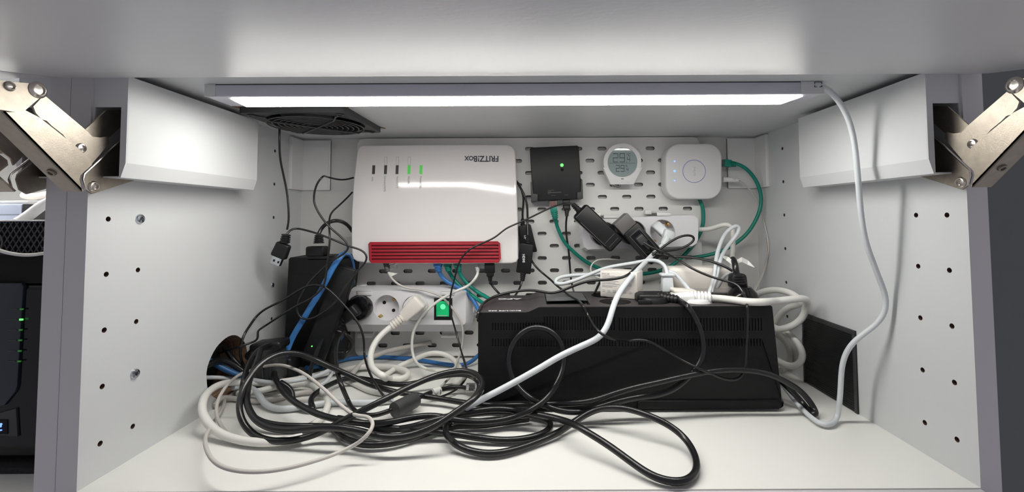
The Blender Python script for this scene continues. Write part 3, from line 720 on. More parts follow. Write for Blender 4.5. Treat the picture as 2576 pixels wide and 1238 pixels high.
# --- cables on the pegboard side --------------------------------------------------
# fan cable down to the USB-like socket
cpt = [(703,325,.20), (703,360,.20), (705,400,.21), (713,440,.22), (722,485,.225), (726,530,.225), (726,560,.225), (722,578,.225)]
def f1(b):
    a, c = A(720,590,.225), A(716,612,.225); ribs(b, a, c, .0058, .0068, 4)
def f2(b):
    c = A(708,630,.225); e = (A(700,650,.225)-A(716,612,.225)).normalized()
    ob2(b, c, e, (0,1,0), e.cross(Vector((0,1,0))), .0210, .0100, .0190, .003, 3, 1.12)
def f3(b):
    c = A(697,655,.225); e = (A(700,650,.225)-A(716,612,.225)).normalized(); ob2(b, c, e, (0,1,0), e.cross(Vector((0,1,0))), .0120, .0060, .0140, .0005)
def f4(b):
    e = (A(700,650,.225)-A(716,612,.225)).normalized(); sd = e.cross(Vector((0,1,0)))
    for sg in (-1, 1): c = A(698,657,.225)+sd*sg*.0032+Vector((0,-.0031,0)); ob2(b, c, e, (0,1,0), sd, .003, .0005, .0024, 0)
cord('fan_cable', M['bthin'], .0014, .22, cpt, 'thin black cable hanging from the ceiling fan with a dangling black USB socket', 'cable',
     parts=[('strain_relief', M['black'], f1), ('connector', M['black'], f2), ('metal_shell', M['steel'], f3), ('shell_hole', M['void'], f4)])
cord('thin_black_cable', M['bthin'], .0014, .236, [(889,447,.330), (875,451,.32), (852,452,.30), (826,446,.28), (810,446), (799,458), (791,484), (789,507), (800,533), (821,563), (834,576), (853,592), (874,612), (879,626), (860,642), (834,657), (808,680), (785,702), (766,728), (750,760), (747,783), (756,801), (776,804), (802,793), (831,773), (850,751), (869,718), (889,692), (918,663), (926,646), (911,630), (879,620), (840,604), (802,589), (760,577), (740,574), (727,580,.228), (721,590,.226)],
     'thin black cable looping over the blue cable from router to dangling socket', 'cable')
cord('thin_black_cable', M['bthin'], .0014, .232, [(886,484,.330), (871,500,.31), (852,518,.29), (836,533,.27), (829,549,.25), (828,572,.24), (830,600), (826,640), (823,668), (819,699), (815,718), (802,735), (782,751), (750,767), (718,786), (688,806), (659,825), (647,836,.215), (650,850,.21), (645,857,.205), (636,861,.20), (609,870,.19), (573,881,.195), (548,890,.205)],
     'thin black cable running past the upright brick into the round wall hole', 'cable', thru=True)
cord('thin_black_cable', M['bthin'], .0015, .235, [(616,935,.20), (613,919,.21), (607,905,.22), (604,885), (607,864), (614,842), (628,820), (640,802), (659,783), (688,767), (718,752), (750,731), (776,718), (795,716), (815,720), (834,735), (853,754), (879,783), (899,809), (911,835), (916,861), (916,886), (921,912,.21), (934,947,.17), (952,978,.14), (969,1001,.12), (985,1012,1.008)],
     'thin black cable arching across the brick then down over the left strip', 'cable')
# C13 plug on the upright brick
def plug_c13(b): ob2(b, A(798,632,.27), (0,0,1), (0,1,0), (1,0,0), .0150, .018, .0270, .003, 3)
def plug_c13b(b): ribs(b, A(802,612,.27), A(802,590,.27), .0075, .0055, 5)
cord('power_cable', M['bcable'], .0028, .275, [(802,588,.27), (808,574), (820,562), (840,555), (858,557,.29), (875,567,.31), (886,582,.33)], 'black power cable arching from the brick top to behind the router', 'cable',
     parts=[('plug_body', M['black'], plug_c13), ('strain_relief', M['black'], plug_c13b)])
# the upright brick
br = thing('power_brick', 'tall black power brick standing upright against the left wall', 'power brick', (-.325, .283, 0))
def bz(u, v): p = aty(u, v, .262); return (p.x+.325, p.z)
qb = [bz(725,652), bz(729,648), bz(858,648), bz(864,653), bz(846,795), bz(828,925), bz(712,925), bz(711,918)]
lo = min(z for x, z in qb); qb = [(x, max(z, .001)) for x, z in qb]
xs = [x for x, z in qb]
part('case', M['ups'], br, lambda b: prism(b, [(max(x, -.0555), z) for x, z in qb], .262-.283, .325-.283, .002))
pprism('rating_label', M['ups'], br, [bz(735,700), bz(735,690), bz(800,690), bz(798,830), bz(729,830)], .262-.2834, .262-.2826)
part('inlet', M['black'], br, lambda b: ob2(b, (bz(799,650)[0], -.010, bz(799,650)[1]), (0,0,1), (0,1,0), (1,0,0), .006, .022, .030, .001))
# leaning slim black box with green light
ldir = (A(775,930,.232)-A(872,672,.256)).normalized()
cL = (A(782,915,.233)+A(872,672,.256))*.5; lenL = (A(782,915,.233)-A(872,672,.256)).length
lb_ = thing('charging_brick', 'slim black brick with tiny green light leaning diagonally beside the upright brick', 'power brick', cL)
sdL = ldir.cross(Vector((0,1,0))).normalized(); nL = sdL.cross(ldir)
part('case', M['ups'], lb_, lambda b: ob2(b, (.0,.004,.0), ldir, nL, sdL, lenL*1.0, .012, .030, .003, 3))
pL = A(785,871,.228)-cL
part('led', M['ledg'], lb_, lambda b: lathe(b, [(.0008, 0), (.0008, .001)], aim(pL, (0,-1,0)), 10))
# blue cables
cord('flat_blue_cable', M['blue'], .0042, .240, [(706,936,.225), (714,909,.23), (724,877,.238), (740,841,.242), (760,809,.242), (779,776,.242), (802,741,.242), (821,705), (834,680,.242), (850,654,.244), (863,638,.250), (874,638,.275), (882,650,.29), (887,673,.305), (887,705,.315), (884,733,.32), (880,770,.325)],
     'blue network cable running diagonally up the front of the upright brick', 'cable', flat=.55, flatdir=(0,1,0))
cord('blue_cable', M['navy'], .0030, .33, [(808,930,.27), (821,906,.28), (834,886,.285), (850,862,.29), (866,835,.30)], 'short blue cable behind the leaning brick', 'cable')
cord('blue_cable', M['blue'], .0030, 1.004, [(770,925,1.02), (800,922,1.015), (835,912,1.008), (874,903), (911,899), (947,898), (995,900), (1032,903), (1068,908), (1117,916), (1153,919), (1177,915,1.006), (1199,899,1.012), (1212,885,1.018)], 'blue cable lying along the floor at the foot of the pegboard', 'cable')
cord('black_cable', M['bcable'], .0040, .20, [(505,925,.165), (530,915,.175), (555,905,.19), (585,915,.20), (612,935,.205), (640,950,.205)], 'black cable just above the dark blue one in the round wall hole', 'cable', thru=True)
cord('black_cable', M['bcable'], .0034, .20, [(512,890,.165), (535,882,.175), (556,868,.19), (572,880,.20), (584,902,.205), (604,922,.205)], 'topmost black cable bunched in the round wall hole', 'cable', thru=True)
cord('blue_cable', M['navy'], .0036, .20, [(500,890,.175), (520,903,.185), (545,918,.19), (572,932,.195), (600,944,.20), (625,950,.205)], 'dark blue cable coming through the round hole in the left wall', 'cable', thru=True)

# --- router cables ---------------------------------------------------------------
def rj(u, v, Y, du=0, dv=22, w=.0118, m='blue', nb_=True):
    a = A(u, v, Y); c = A(u+du, v+dv, Y); e = (c-a).normalized(); sd = e.cross(Vector((0,1,0)))
    L_ = (c-a).length
    return [('plug_body', M[m], lambda b: ob2(b, a+e*L_*.22, e, (0,1,0), sd, L_*.5, .009, w, .001)),
            ('strain_relief', M[m], lambda b: ribs(b, a+e*L_*.4, c, w*.5, w*.36, 4))]
cord('blue_network_cable', M['blue'], .0031, .305, [(1104,682,.300), (1108,692), (1119,705), (1150,722), (1177,738), (1192,757,.30), (1203,778,.29), (1212,800,.28)], 'blue network cable plugged in under the router', 'cable', parts=rj(1101,658,.300,3,26,.0125,'blue'))
cord('green_network_cable', M['green'], .0029, .312, [(1129,682,.303), (1134,692), (1144,706), (1160,722,.31), (1180,738,.305), (1205,756,.295), (1225,770,.28)], 'green network cable under the router, next to the blue one', 'cable', parts=rj(1125,658,.303,4,25,.0118,'green'))
cord('green_network_cable', M['green'], .0029, .303, [(1154,682,.300), (1158,692), (1170,708), (1184,722), (1200,734,.30), (1224,748,.29), (1250,762,.275)], 'right-hand green network cable under the router', 'cable', parts=rj(1150,658,.300,4,25,.0118,'green'))
cord('thin_white_cable', M['wgray'], .0016, .295, [(977,686,.300), (982,697), (992,708), (1017,723), (1051,728), (1078,733,.29), (1109,745), (1123,758), (1143,782), (1160,810), (1165,839), (1163,868), (1153,903,.28), (1140,934,.26), (1126,956,1.012), (1112,970,1.010), (1095,985,1.006)],
     'thin white cable from the router drooping right across the strip switch', 'cable',
     parts=[('plug_body', M['clear'], lambda b: ob2(b, A(985,672,.305), (1,0,.3), (0,1,0), (.3,0,-1), .016, .008, .008, .001)), ('strain_relief', M['mgray'], lambda b: ribs(b, A(971,660,.302), A(975,684,.300), .0048, .0036, 6)), ('paper_flag', M['paper'], lambda b: ring_loft(b, [[A(975,684,.297), A(1000,688,.297), A(984,696,.297)], [A(975,684,.2975), A(1000,688,.2975), A(984,696,.2975)]]))])
cord('thin_white_cable', M['wcable'], .0021, .285, [(1202,684,.300), (1200,694), (1192,706), (1177,720,.29), (1143,734), (1119,747), (1095,762), (1082,774), (1063,792), (1051,811), (1041,830), (1037,850), (1036,879), (1041,900), (1050,915,.27), (1070,927,.25), (1092,932,1.006), (1129,932,1.006), (1150,924,1.006)],
     'thin white cable making a long loop in front of the white plug', 'cable', parts=[('strain_relief', M['inkp'], lambda b: ribs(b, A(1199,660,.302), A(1202,684,.300), .0042, .0030, 6))])
cord('usb_cable', M['bthin'], .0017, .308, [(1233,705,.300), (1235,715), (1242,724,.305), (1255,738,.30), (1270,752,.28)], 'short black cable with black USB plug at the router right end', 'cable',
     parts=[('plug_body', M['black'], lambda b: ob2(b, A(1232,672,.300), (0,0,-1), (0,1,0), (1,0,0), .018, .010, .0155, .001)), ('strain_relief', M['black'], lambda b: (ob2(b, A(1233,690,.300), (0,0,-1), (0,1,0), (1,0,0), .008, .009, .011, .002), ribs(b, A(1233,694,.300), A(1233,708,.300), .0038, .0028, 4)))])
cord('thin_black_cable', M['bthin'], .0013, .285, [(1447,514,.268), (1434,511,.270), (1409,514,.28), (1376,527,.285), (1337,546,.285), (1302,562,.283), (1273,575,.280), (1244,598,.278), (1215,611,.277), (1182,627,.277), (1163,646,.277), (1152,668,.277), (1143,703,.278), (1133,744,.280), (1132,778,.282), (1140,811,.280), (1150,845,.275), (1160,883,.26), (1173,923,.23), (1175,947,1.02), (1163,966,1.012), (1141,985,1.006), (1105,1000,1.004)],
     'thin black cable strung across the router face from the slim adapter', 'cable')
cord('thin_black_cable', M['bthin'], .0011, .280, [(1140,811,.2795), (1148,840,.276), (1157,872,.265), (1166,905,.245), (1172,925,.229)], 'second thin black strand beside the strip switch', 'cable')

# --- display adapters right of the router ---------------------------------------
def adapter(name, label, pix, Y, txt, tu, tv, th_=.010, pitch=0):
    cu = sum(p[0] for p in pix)/len(pix); cv = sum(p[1] for p in pix)/len(pix)
    t = thing(name, label, 'adapter', aty(cu, cv, Y))
    pprism('case', M['black'], t, fpts(t, pix), 0, th_, bf=.0010)
    p = onface(tu, tv, t); text('label_print', txt, .0052, M['inkl'], t, (p.x, -.0003, p.z), (PI/2, PI/2, 0), off=.0002)
    p = onface(tu+8, tv+2, t); pbox('logo_patch', M['void'], t, p.x-.002, p.x+.002, -.0002, .001, p.z-.005, p.z+.006, bev=0)
    return t
adapter('display_adapter', 'black display adapter hanging behind, half covered by the lower one', [(1303,572), (1305,569), (1330,563), (1335,566), (1351,630), (1350,634), (1336,635), (1322,635), (1308,612)], .322, 'DP', 1321, 597)
adapter('display_adapter', 'lower black display adapter with white print beside the router corner', [(1309,614), (1312,612), (1340,616), (1342,619), (1335,688), (1333,690), (1301,686), (1298,683)], .306, 'HDMI', 1317, 650)
def ad_top(u0, v0, u1, v1, Y): return [('strain_relief', M['black'], lambda b: ribs(b, A(u0, v0, Y), A(u1, v1, Y), .0042, .0030, 4))]
cord('thin_black_cable', M['bthin'], .0017, .325, [(1296,452,.335), (1302,458,.33), (1311,475), (1317,495), (1316,520), (1314,540), (1315,552,.326)], 'black cable entering the rear display adapter from above', 'cable', parts=ad_top(1315,572,1315,550,.326))
cord('thin_black_cable', M['bthin'], .0017, .318, [(1296,450,.332), (1303,462,.325), (1316,485), (1324,505), (1327,530), (1327,560), (1328,592,.312)], 'black cable entering the lower display adapter from above', 'cable', parts=ad_top(1328,612,1328,590,.311))
cord('thin_black_cable', M['bthin'], .0016, .305, [(1313,705,.308), (1311,718), (1305,730,.30), (1296,744,.285), (1288,752,.27)], 'short black cable leaving the bottom of the lower display adapter', 'cable', parts=[('strain_relief', M['black'], lambda b: ribs(b, A(1316,688,.310), A(1314,708,.308), .0048, .0032, 4))])
cord('thin_black_cable', M['bthin'], .0016, .300, [(1338,655,.318), (1341,662), (1350,674), (1366,688), (1383,702,.28), (1400,718,.26), (1417,731,.235), (1441,748,.205), (1460,760,.175), (1472,780,.150), (1480,795,.139), (1489,811,.128), (1500,828,.112), (1513,841,.104), (1538,853,.108), (1560,856,.122), (1586,857,.137), (1610,855,.137), (1630,857,.137), (1667,878,.136), (1711,904,.132), (1756,927,.122), (1786,939,.122), (1812,951,.126), (1845,957,.128), (1866,948,.130), (1875,923,.132), (1877,886,.134), (1880,840,.137), (1881,800,.139), (1880,776,.144), (1877,755,.155), (1870,738,.165), (1856,716,.172), (1834,709,.180), (1791,697,.190), (1742,676,.200), (1706,654,.215), (1674,636,.238), (1655,628,.246)],
     'long thin black cable draped over the front of the battery unit', 'cable')
cord('thin_black_cable', M['bthin'], .0017, .248, [(1616,606,.254), (1622,612,.25), (1634,620,.247), (1650,628,.246), (1679,631,.246), (1708,627), (1733,616), (1747,604), (1747,594), (1730,591), (1708,596), (1687,608), (1667,622), (1650,635), (1631,650), (1607,667,.225), (1592,681,.200), (1573,696,.185), (1548,702,.183), (1521,704,.188), (1477,708,.195), (1441,720,.20), (1412,732,.205), (1385,738,.200), (1361,733,.205), (1337,730,.21), (1305,732,.21), (1266,739,.205), (1237,749,.195), (1215,764,.178), (1204,783,.16), (1200,800,.155)],
     'black cable looping beside the white plug then lying along the battery unit rim', 'cable')
cord('thin_black_cable', M['bthin'], .0018, .245, [(1640,638,.252), (1660,640), (1684,645), (1718,646,.235), (1767,652,.218), (1803,662,.204), (1827,672,.198), (1843,682,.194)], 'black cable stretched from the socket adapter to the upright black plug', 'cable')
cord('thin_black_cable', M['bthin'], .0016, .330, [(1426,543,.322), (1424,560,.33), (1424,585), (1430,627), (1434,676), (1436,700,.325), (1440,722,.31), (1444,735,.28)], 'black USB cable hanging from the network box', 'cable',
     parts=[('plug_body', M['black'], lambda b: ob2(b, A(1425,512,.326), (0,0,-1), (0,1,0), (1,0,0), .016, .008, .0115, .001)), ('strain_relief', M['black'], lambda b: (ob2(b, A(1425,524,.324), (0,0,-1), (0,1,0), (1,0,0), .009, .008, .0095, .002), ribs(b, A(1426,529,.323), A(1426,545,.322), .0040, .0026, 4)))])
cord('green_network_cable', M['green'], .0029, .330, [(1397,550,.325), (1399,562), (1405,579,.33), (1421,611), (1447,637), (1473,658), (1502,673,.328), (1540,684,.325), (1600,690,.325), (1650,684,.325), (1690,668,.33), (1718,645,.333), (1737,625,.335), (1755,600,.337), (1766,575,.337), (1770,545,.337), (1765,512,.337), (1752,490,.338)],
     'green network cable swinging from the network box round behind the right strip', 'cable',
     parts=[('clear_plug', M['clear'], lambda b: ob2(b, A(1391,512,.325), (0,0,-1), (0,1,0), (1,0,0), .017, .008, .0118, .0006)), ('wire_pair', M['red'], lambda b: ob2(b, A(1391,511,.326), (0,0,-1), (0,1,0), (1,0,0), .011, .003, .008, .0006)), ('strain_relief', M['green'], lambda b: (ob2(b, A(1393,527,.325), A(1394,540,.325)-A(1391,514,.325), (0,1,0), (1,0,0), .010, .009, .0105, .001), ribs(b, A(1394,532,.325), A(1397,552,.325), .0058, .0044, 4)))])
cord('green_network_cable', M['green'], .0029, .322, [(1848,411,.325), (1862,415), (1881,428), (1900,451), (1911,477), (1915,502), (1911,530), (1898,560), (1878,589), (1856,608,.325), (1830,625,.33), (1800,637,.335), (1767,645,.340), (1740,648,.345)],
     'green network cable curving down from the hub', 'cable',
     parts=[('plug_body', M['clear'], lambda b: ob2(b, A(1820,411,.328), (1,0,0), (0,1,0), (0,0,1), .006, .009, .012, .0006)), ('strain_relief', M['green'], lambda b: (ob2(b, A(1829,411,.325), (1,0,-.15), (0,1,0), (.15,0,1), .011, .009, .0118, .001), ribs(b, A(1834,411.5,.325), A(1852,414,.325), .0054, .0042, 4)))])
cord('thin_white_cable', M['wgray'], .0013, .330, [(1860,455,.327), (1870,462), (1881,471), (1900,496), (1913,522), (1920,550), (1929,590,.33), (1934,623), (1931,648), (1924,676,.325), (1917,696,.32), (1907,716,.31), (1898,735,.295), (1892,750,.28)],
     'thin white cable falling from the hub in front of the right back corner', 'cable',
     parts=[('plug_body', M['white'], lambda b: lathe(b, [(.0040, 0), (.0040, .014)], aim(A(1818,452,.328), (1,0,0)), 18)), ('strain_relief', M['white'], lambda b: ribs(b, A(1838,453,.327), A(1858,454,.327), .0038, .0028, 4))])
cord('thin_white_cable', M['wgray'], .0009, .328, [(1925,600,.332), (1930,640,.332), (1922,672,.33), (1912,700,.325), (1903,716,.315), (1895,735,.30)], 'hair-thin white cable beside the hub cable', 'cable')

# --- adapters on the right strip --------------------------------------------------
def oriented(u0, v0, u1, v1, Y): return A(u0, v0, Y), A(u1, v1, Y)
a, c = oriented(1458, 529, 1553, 619, .262)
e = (c-a).normalized(); sd = e.cross(Vector((0,1,0))).normalized()
ad1 = thing('plug_adapter', 'slim black plug-in power adapter set diagonally in the right strip', 'adapter', (a+c)/2)
part('case', M['blackgl'], ad1, lambda b: ob2(b, (0,.008,0), e, (0,1,0), sd, (c-a).length*1.0, .018, .0290, .005, 4))
part('front_cap', M['black'], ad1, lambda b: ob2(b, (0,-.0014,0), e, (0,1,0), sd, (c-a).length*.93, .002, .0245, .0009, 2))
part('cap_rim', M['mgray'], ad1, lambda b: (ob2(b, e*(-(c-a).length*.455)+Vector((0,-.0024,0)), e, (0,1,0), sd, .0005, .0005, .0225, 0), ob2(b, sd*(-.0120)+Vector((0,-.0024,0)), e, (0,1,0), sd, .0500, .0005, .0005, 0), ob2(b, e*.022+Vector((0,-.0024,0)), e, (0,1,0), sd, .0004, .0005, .0200, 0), ob2(b, e*.030+Vector((0,-.0024,0)), e, (0,1,0), sd, .0004, .0005, .0180, 0)))
part('plug_base', M['blackgl'], ad1, lambda b: lathe(b, [(.0180, 0), (.0186, .004), (.0186, .030)], aim(A(1521,589,.272)-(a+c)/2+Vector((0,.006,0)), (0,1,0)), 36))
part('strain_relief', M['black'], ad1, lambda b: ribs(b, a-(a+c)/2-e*.0*(1)+Vector((0,.008,0)), a-(a+c)/2-e*.0135+Vector((0,.007,0)), .0050, .0034, 4))
a, c = oriented(1587, 575, 1656, 652, .258)
e2 = (c-a).normalized(); sd2 = e2.cross(Vector((0,1,0))).normalized(); L2 = (c-a).length
ad2 = thing('socket_adapter', 'black adapter with flat outlet panel and grey cube plugged in the right strip', 'adapter', (a+c)/2)
part('case', M['black'], ad2, lambda b: ob2(b, (0,.012,0), e2, (0,1,0), sd2, L2, .024, .0262, .0016, 2))
part('outlet_frame', M['mgray'], ad2, lambda b: [ob2(b, v_, e2, (0,1,0), sd2, lx_, .0005, lz_, 0) for v_, lx_, lz_ in
    ((e2*(-.022)+Vector((0,-.0002,0)), .0006, .0180), (sd2*.0090+e2*.004+Vector((0,-.0002,0)), .052, .0006), (sd2*(-.0090)+e2*.004+Vector((0,-.0002,0)), .052, .0006))])
part('outlet_panel', M['blackgl'], ad2, lambda b: ob2(b, e2*.004+Vector((0,.0002,0)), e2, (0,1,0), sd2, .0500, .0012, .0170, .0003))
part('inserted_plug', M['dgray'], ad2, lambda b: (ob2(b, e2*(-.008)+Vector((0,-.003,0)), e2, (0,1,0), sd2, .0140, .009, .0120, .002, 3), lathe(b, [(.0035, 0), (.0028, .010)], aim(e2*(-.002)+Vector((0,-.005,0)), e2+Vector((0,-.2,0))), 14)))
part('outlet_hole', M['void'], ad2, lambda b: (ob2(b, e2*.004+sd2*(-.0055)+Vector((0,-.0006,0)), e2, (0,1,0), sd2, .004, .0006, .0025, 0), ob2(b, e2*.012+sd2*.004+Vector((0,-.0006,0)), e2, (0,1,0), sd2, .006, .0006, .004, 0), ob2(b, e2*.020+sd2*(-.002)+Vector((0,-.0006,0)), e2, (0,1,0), sd2, .006, .0006, .005, 0)))
cc = A(1574,564,.264)-(a+c)/2
part('grey_cube', M['mgray'], ad2, lambda b: ob2(b, cc+Vector((0,.012,0)), e2, (0,1,0), sd2, .0215, .024, .0262, .0012, 2))
part('plug_base', M['blackgl'], ad2, lambda b: lathe(b, [(.0180, 0), (.0186, .004), (.0186, .028)], aim(A(1594,586,.274)-(a+c)/2+Vector((0,.006,0)), (0,1,0)), 36))

# small white flat plug in the third socket and its cord
def wp(b):
    a_ = A(1646,562,.292); c_ = A(1675,590,.280); e_ = (c_-a_).normalized(); s_ = e_.cross(Vector((0,1,0)))
    ob2(b, (a_+c_)/2, e_, (0,1,0), s_, (c_-a_).length, .016, .0140, .003, 3)
def wp2(b):
    c_ = A(1681,591,.274); e_ = (A(1672,612,.27)-A(1681,585,.274)).normalized(); s_ = e_.cross(Vector((0,1,0)))
    ob2(b, c_, e_, (0,1,0), s_, .0160, .014, .0165, .0035, 2)
def wp3(b):
    a_ = A(1678,598,.270); c_ = A(1668,616,.267); lathe(b, [(.0062, 0), (.0048, (c_-a_).length)], aim(a_, c_-a_), 20)
cord('white_power_cable', M['wblue'], .0034, .26, [(1675,604,.270), (1668,616,.266), (1655,628,.262), (1638,645,.250), (1621,662,.232), (1602,682,.205), (1585,700,.182), (1568,722,.165), (1553,746,.150), (1544,768,.138), (1538,786,.132), (1533,806,.127), (1522,831,.122), (1510,846,.118), (1497,855,.116), (1455,874,.113), (1407,897,.110), (1358,926,.107), (1294,962,.104), (1245,988,.102), (1213,1004,.100), (1184,1020,.098), (1150,1040,1.014), (1115,1060,1.010), (1080,1080,1.007), (1035,1096,1.006), (990,1101,1.006), (950,1097,1.006), (905,1088,1.006), (865,1070,1.006)],
     'white power cable sweeping from the right strip down across the battery unit front', 'cable', parts=[('plug_body', M['wblue'], wp), ('plug_head', M['wblue'], wp2), ('strain_relief', M['wblue'], wp3)])

# --- plugs in the left strip --------------------------------------------------------
c0 = A(903,776,.290)
def bp1(b): lathe(b, [(.0180, 0), (.0184, .004), (.0178, .013), (.0160, .017), (.001, .018)], aim(c0+Vector((0,.010,0)), (0,-1,0)), 36)
def bp2(b):
    a_ = A(902,774,.270); c_ = A(862,806,.268); e_ = (c_-a_).normalized(); s_ = e_.cross(Vector((0,1,0)))
    ob2(b, (a_*.45+c_*.55), e_, (0,1,0), s_, (c_-a_).length*1.0, .017, .0190, .004, 3, .72)
def bp3(b): ribs(b, A(864,803,.268), A(838,822,.262), .0078, .0055, 5)
cord('black_power_cable', M['bcable'], .0028, .25, [(840,820,.262), (828,832,.255), (812,852,.24), (800,880,.225), (790,905,.21), (782,930,.19), (778,950,.17)], 'black power cable from the round black plug in the left strip', 'cable',
     parts=[('plug_body', M['blackgl'], bp1), ('plug_handle', M['black'], bp2), ('strain_relief', M['black'], bp3)])
c0w = A(1044,776,.290)
def wq1(b): lathe(b, [(.0182, 0), (.0186, .003), (.0180, .011), (.001, .012)], aim(c0w+Vector((0,.010,0)), (0,-1,0)), 36)
def wq2(b):
    a_ = A(1058,756,.272); c_ = A(1012,800,.270); e_ = (c_-a_).normalized(); s_ = e_.cross(Vector((0,1,0)))
    ob2(b, (a_+c_)/2+Vector((0,.003,0)), e_, (0,1,0), s_, (c_-a_).length, .018, .0240, .004, 3, .74)
def wq3(b): ribs(b, A(1014,799,.270), A(984,822,.264), .0072, .0062, 5, gap=.3)
cord('white_power_cable', M['wcable'], .0041, .255, [(985,821,.264), (968,834,.258), (950,852,.25), (938,872,.24), (932,895,.225), (933,915,.205), (942,932,.18), (962,946,.16), (985,953,1.006), (1012,953,1.006), (1027,944,1.007), (1022,934,1.008), (1000,926,1.008), (973,922,1.008), (922,922,1.008), (871,928,1.008), (820,938,1.008), (780,948,1.010), (742,956,1.012), (700,962,1.014), (655,964,1.016), (604,963,1.018), (573,963,1.022), (544,972,1.026), (524,987,1.028), (511,1008,1.028), (508,1030,1.024), (516,1054,1.018), (534,1076,1.012), (561,1094,1.008), (597,1106,1.006), (645,1113,1.006), (700,1112,1.006), (760,1100,1.006)],
     'thick white power cable from the white plug curling left into a wide floor loop', 'cable', parts=[('plug_body', M['white'], wq1), ('plug_handle', M['offw'], wq2), ('strain_relief', M['offw'], wq3)])
cord('thick_white_cable', M['wgray'], .0036, .335, [(1085,862,.338), (1050,868,.335), (1010,876,.33), (975,884,.32), (940,897,.30), (918,908,.29), (903,920,.28), (890,935,1.006), (880,950,1.005)], 'greyish white cable slanting down the pegboard below the left strip', 'cable')
cord('thick_white_cable', M['wcable'], .0036, 1.006, [(960,950,1.004), (990,930,1.006), (1010,918,1.008), (1040,906,1.014), (1068,893,1.022), (1095,888,1.026), (1120,892,1.024), (1142,905,1.016), (1155,922,1.008), (1160,942,1.005), (1155,960,1.005), (1135,972,1.005), (1110,975,1.005)], 'white cable humped up at the foot of the pegboard left of the battery unit', 'cable')
cord('thick_white_cable', M['wcable'], .0038, 1.006, [(600,990,1.006), (630,988,1.010), (657,983,1.012), (694,973,1.012), (742,966,1.010), (779,968,1.010), (803,980,1.010), (820,999,1.008), (825,1019,1.006), (818,1036,1.006), (808,1053,1.006), (786,1070,1.005), (765,1078,1.005)], 'white cable curving between the black loops on the left floor', 'cable')
cord('thick_white_cable', M['wblue'], .0036, 1.006, [(586,975,1.012), (612,972,1.014), (640,982,1.012), (655,1000,1.010), (670,1018,1.006), (700,1029,1.005), (728,1028,1.005), (770,1022,1.005), (820,1014,1.005), (880,1012,1.005), (940,1012,1.005), (990,1006,1.005)], 'cool white cable bending under the black loops toward the ferrite', 'cable')
cord('thick_white_cable', M['wblue'], .0026, .20, [(515,950,.18), (545,950,.19), (580,952,.20), (620,953,.20), (660,960,.195), (700,963,.19), (745,958,.19), (800,945,1.02), (822,935,1.02), (834,925,1.022), (836,938,1.014), (825,955,1.008), (806,970,1.006)], 'white cable emerging from the round wall hole', 'cable', thru=True)
cord('thick_white_cable', M['wgray'], .0030, 1.005, [(540,1020,1.005), (560,1000,1.005), (600,1005,1.004), (650,1010,1.004), (700,1004,1.004), (745,990,1.005), (790,985,1.005), (830,990,1.005)], 'dull white cable flat on the floor under the tangle at the left', 'cable')
cord('thick_white_cable', M['wcable'], .0034, 1.005, [(870,955,1.004), (900,970,1.004), (935,985,1.004), (975,990,1.004), (1010,985,1.004)], 'short white cable beneath the thin black strand', 'cable')
cord('greyish_cable', M['wgray'], .0018, 1.02, [(566,1000,1.006), (563,1020,1.006), (550,1045,1.006), (540,1057,1.006), (530,1075,1.01), (519,1094,1.018), (516,1112,1.022), (520,1132,1.022), (535,1158,1.020), (564,1177,1.018), (606,1186,1.016), (661,1187,1.015), (725,1178,1.014), (789,1161,1.014), (837,1145,1.014), (886,1123,1.016), (915,1104,1.024), (935,1082,1.030), (940,1068,1.032), (935,1056,1.033), (923,1048,1.032), (898,1046,1.030), (878,1036,1.030), (851,1014,1.034), (827,990,1.040), (796,963,1.044), (766,941,1.046), (742,929,1.046), (711,919,1.044), (682,919,1.040), (655,924,1.035), (630,932,1.03), (609,939,1.03), (585,956,1.03), (563,980,1.03), (549,1004,1.024), (544,1031,1.018), (548,1055,1.012), (563,1082,1.006), (580,1096,1.005)],
     'thin greyish cable looping wide on the floor at the lower left', 'cable')

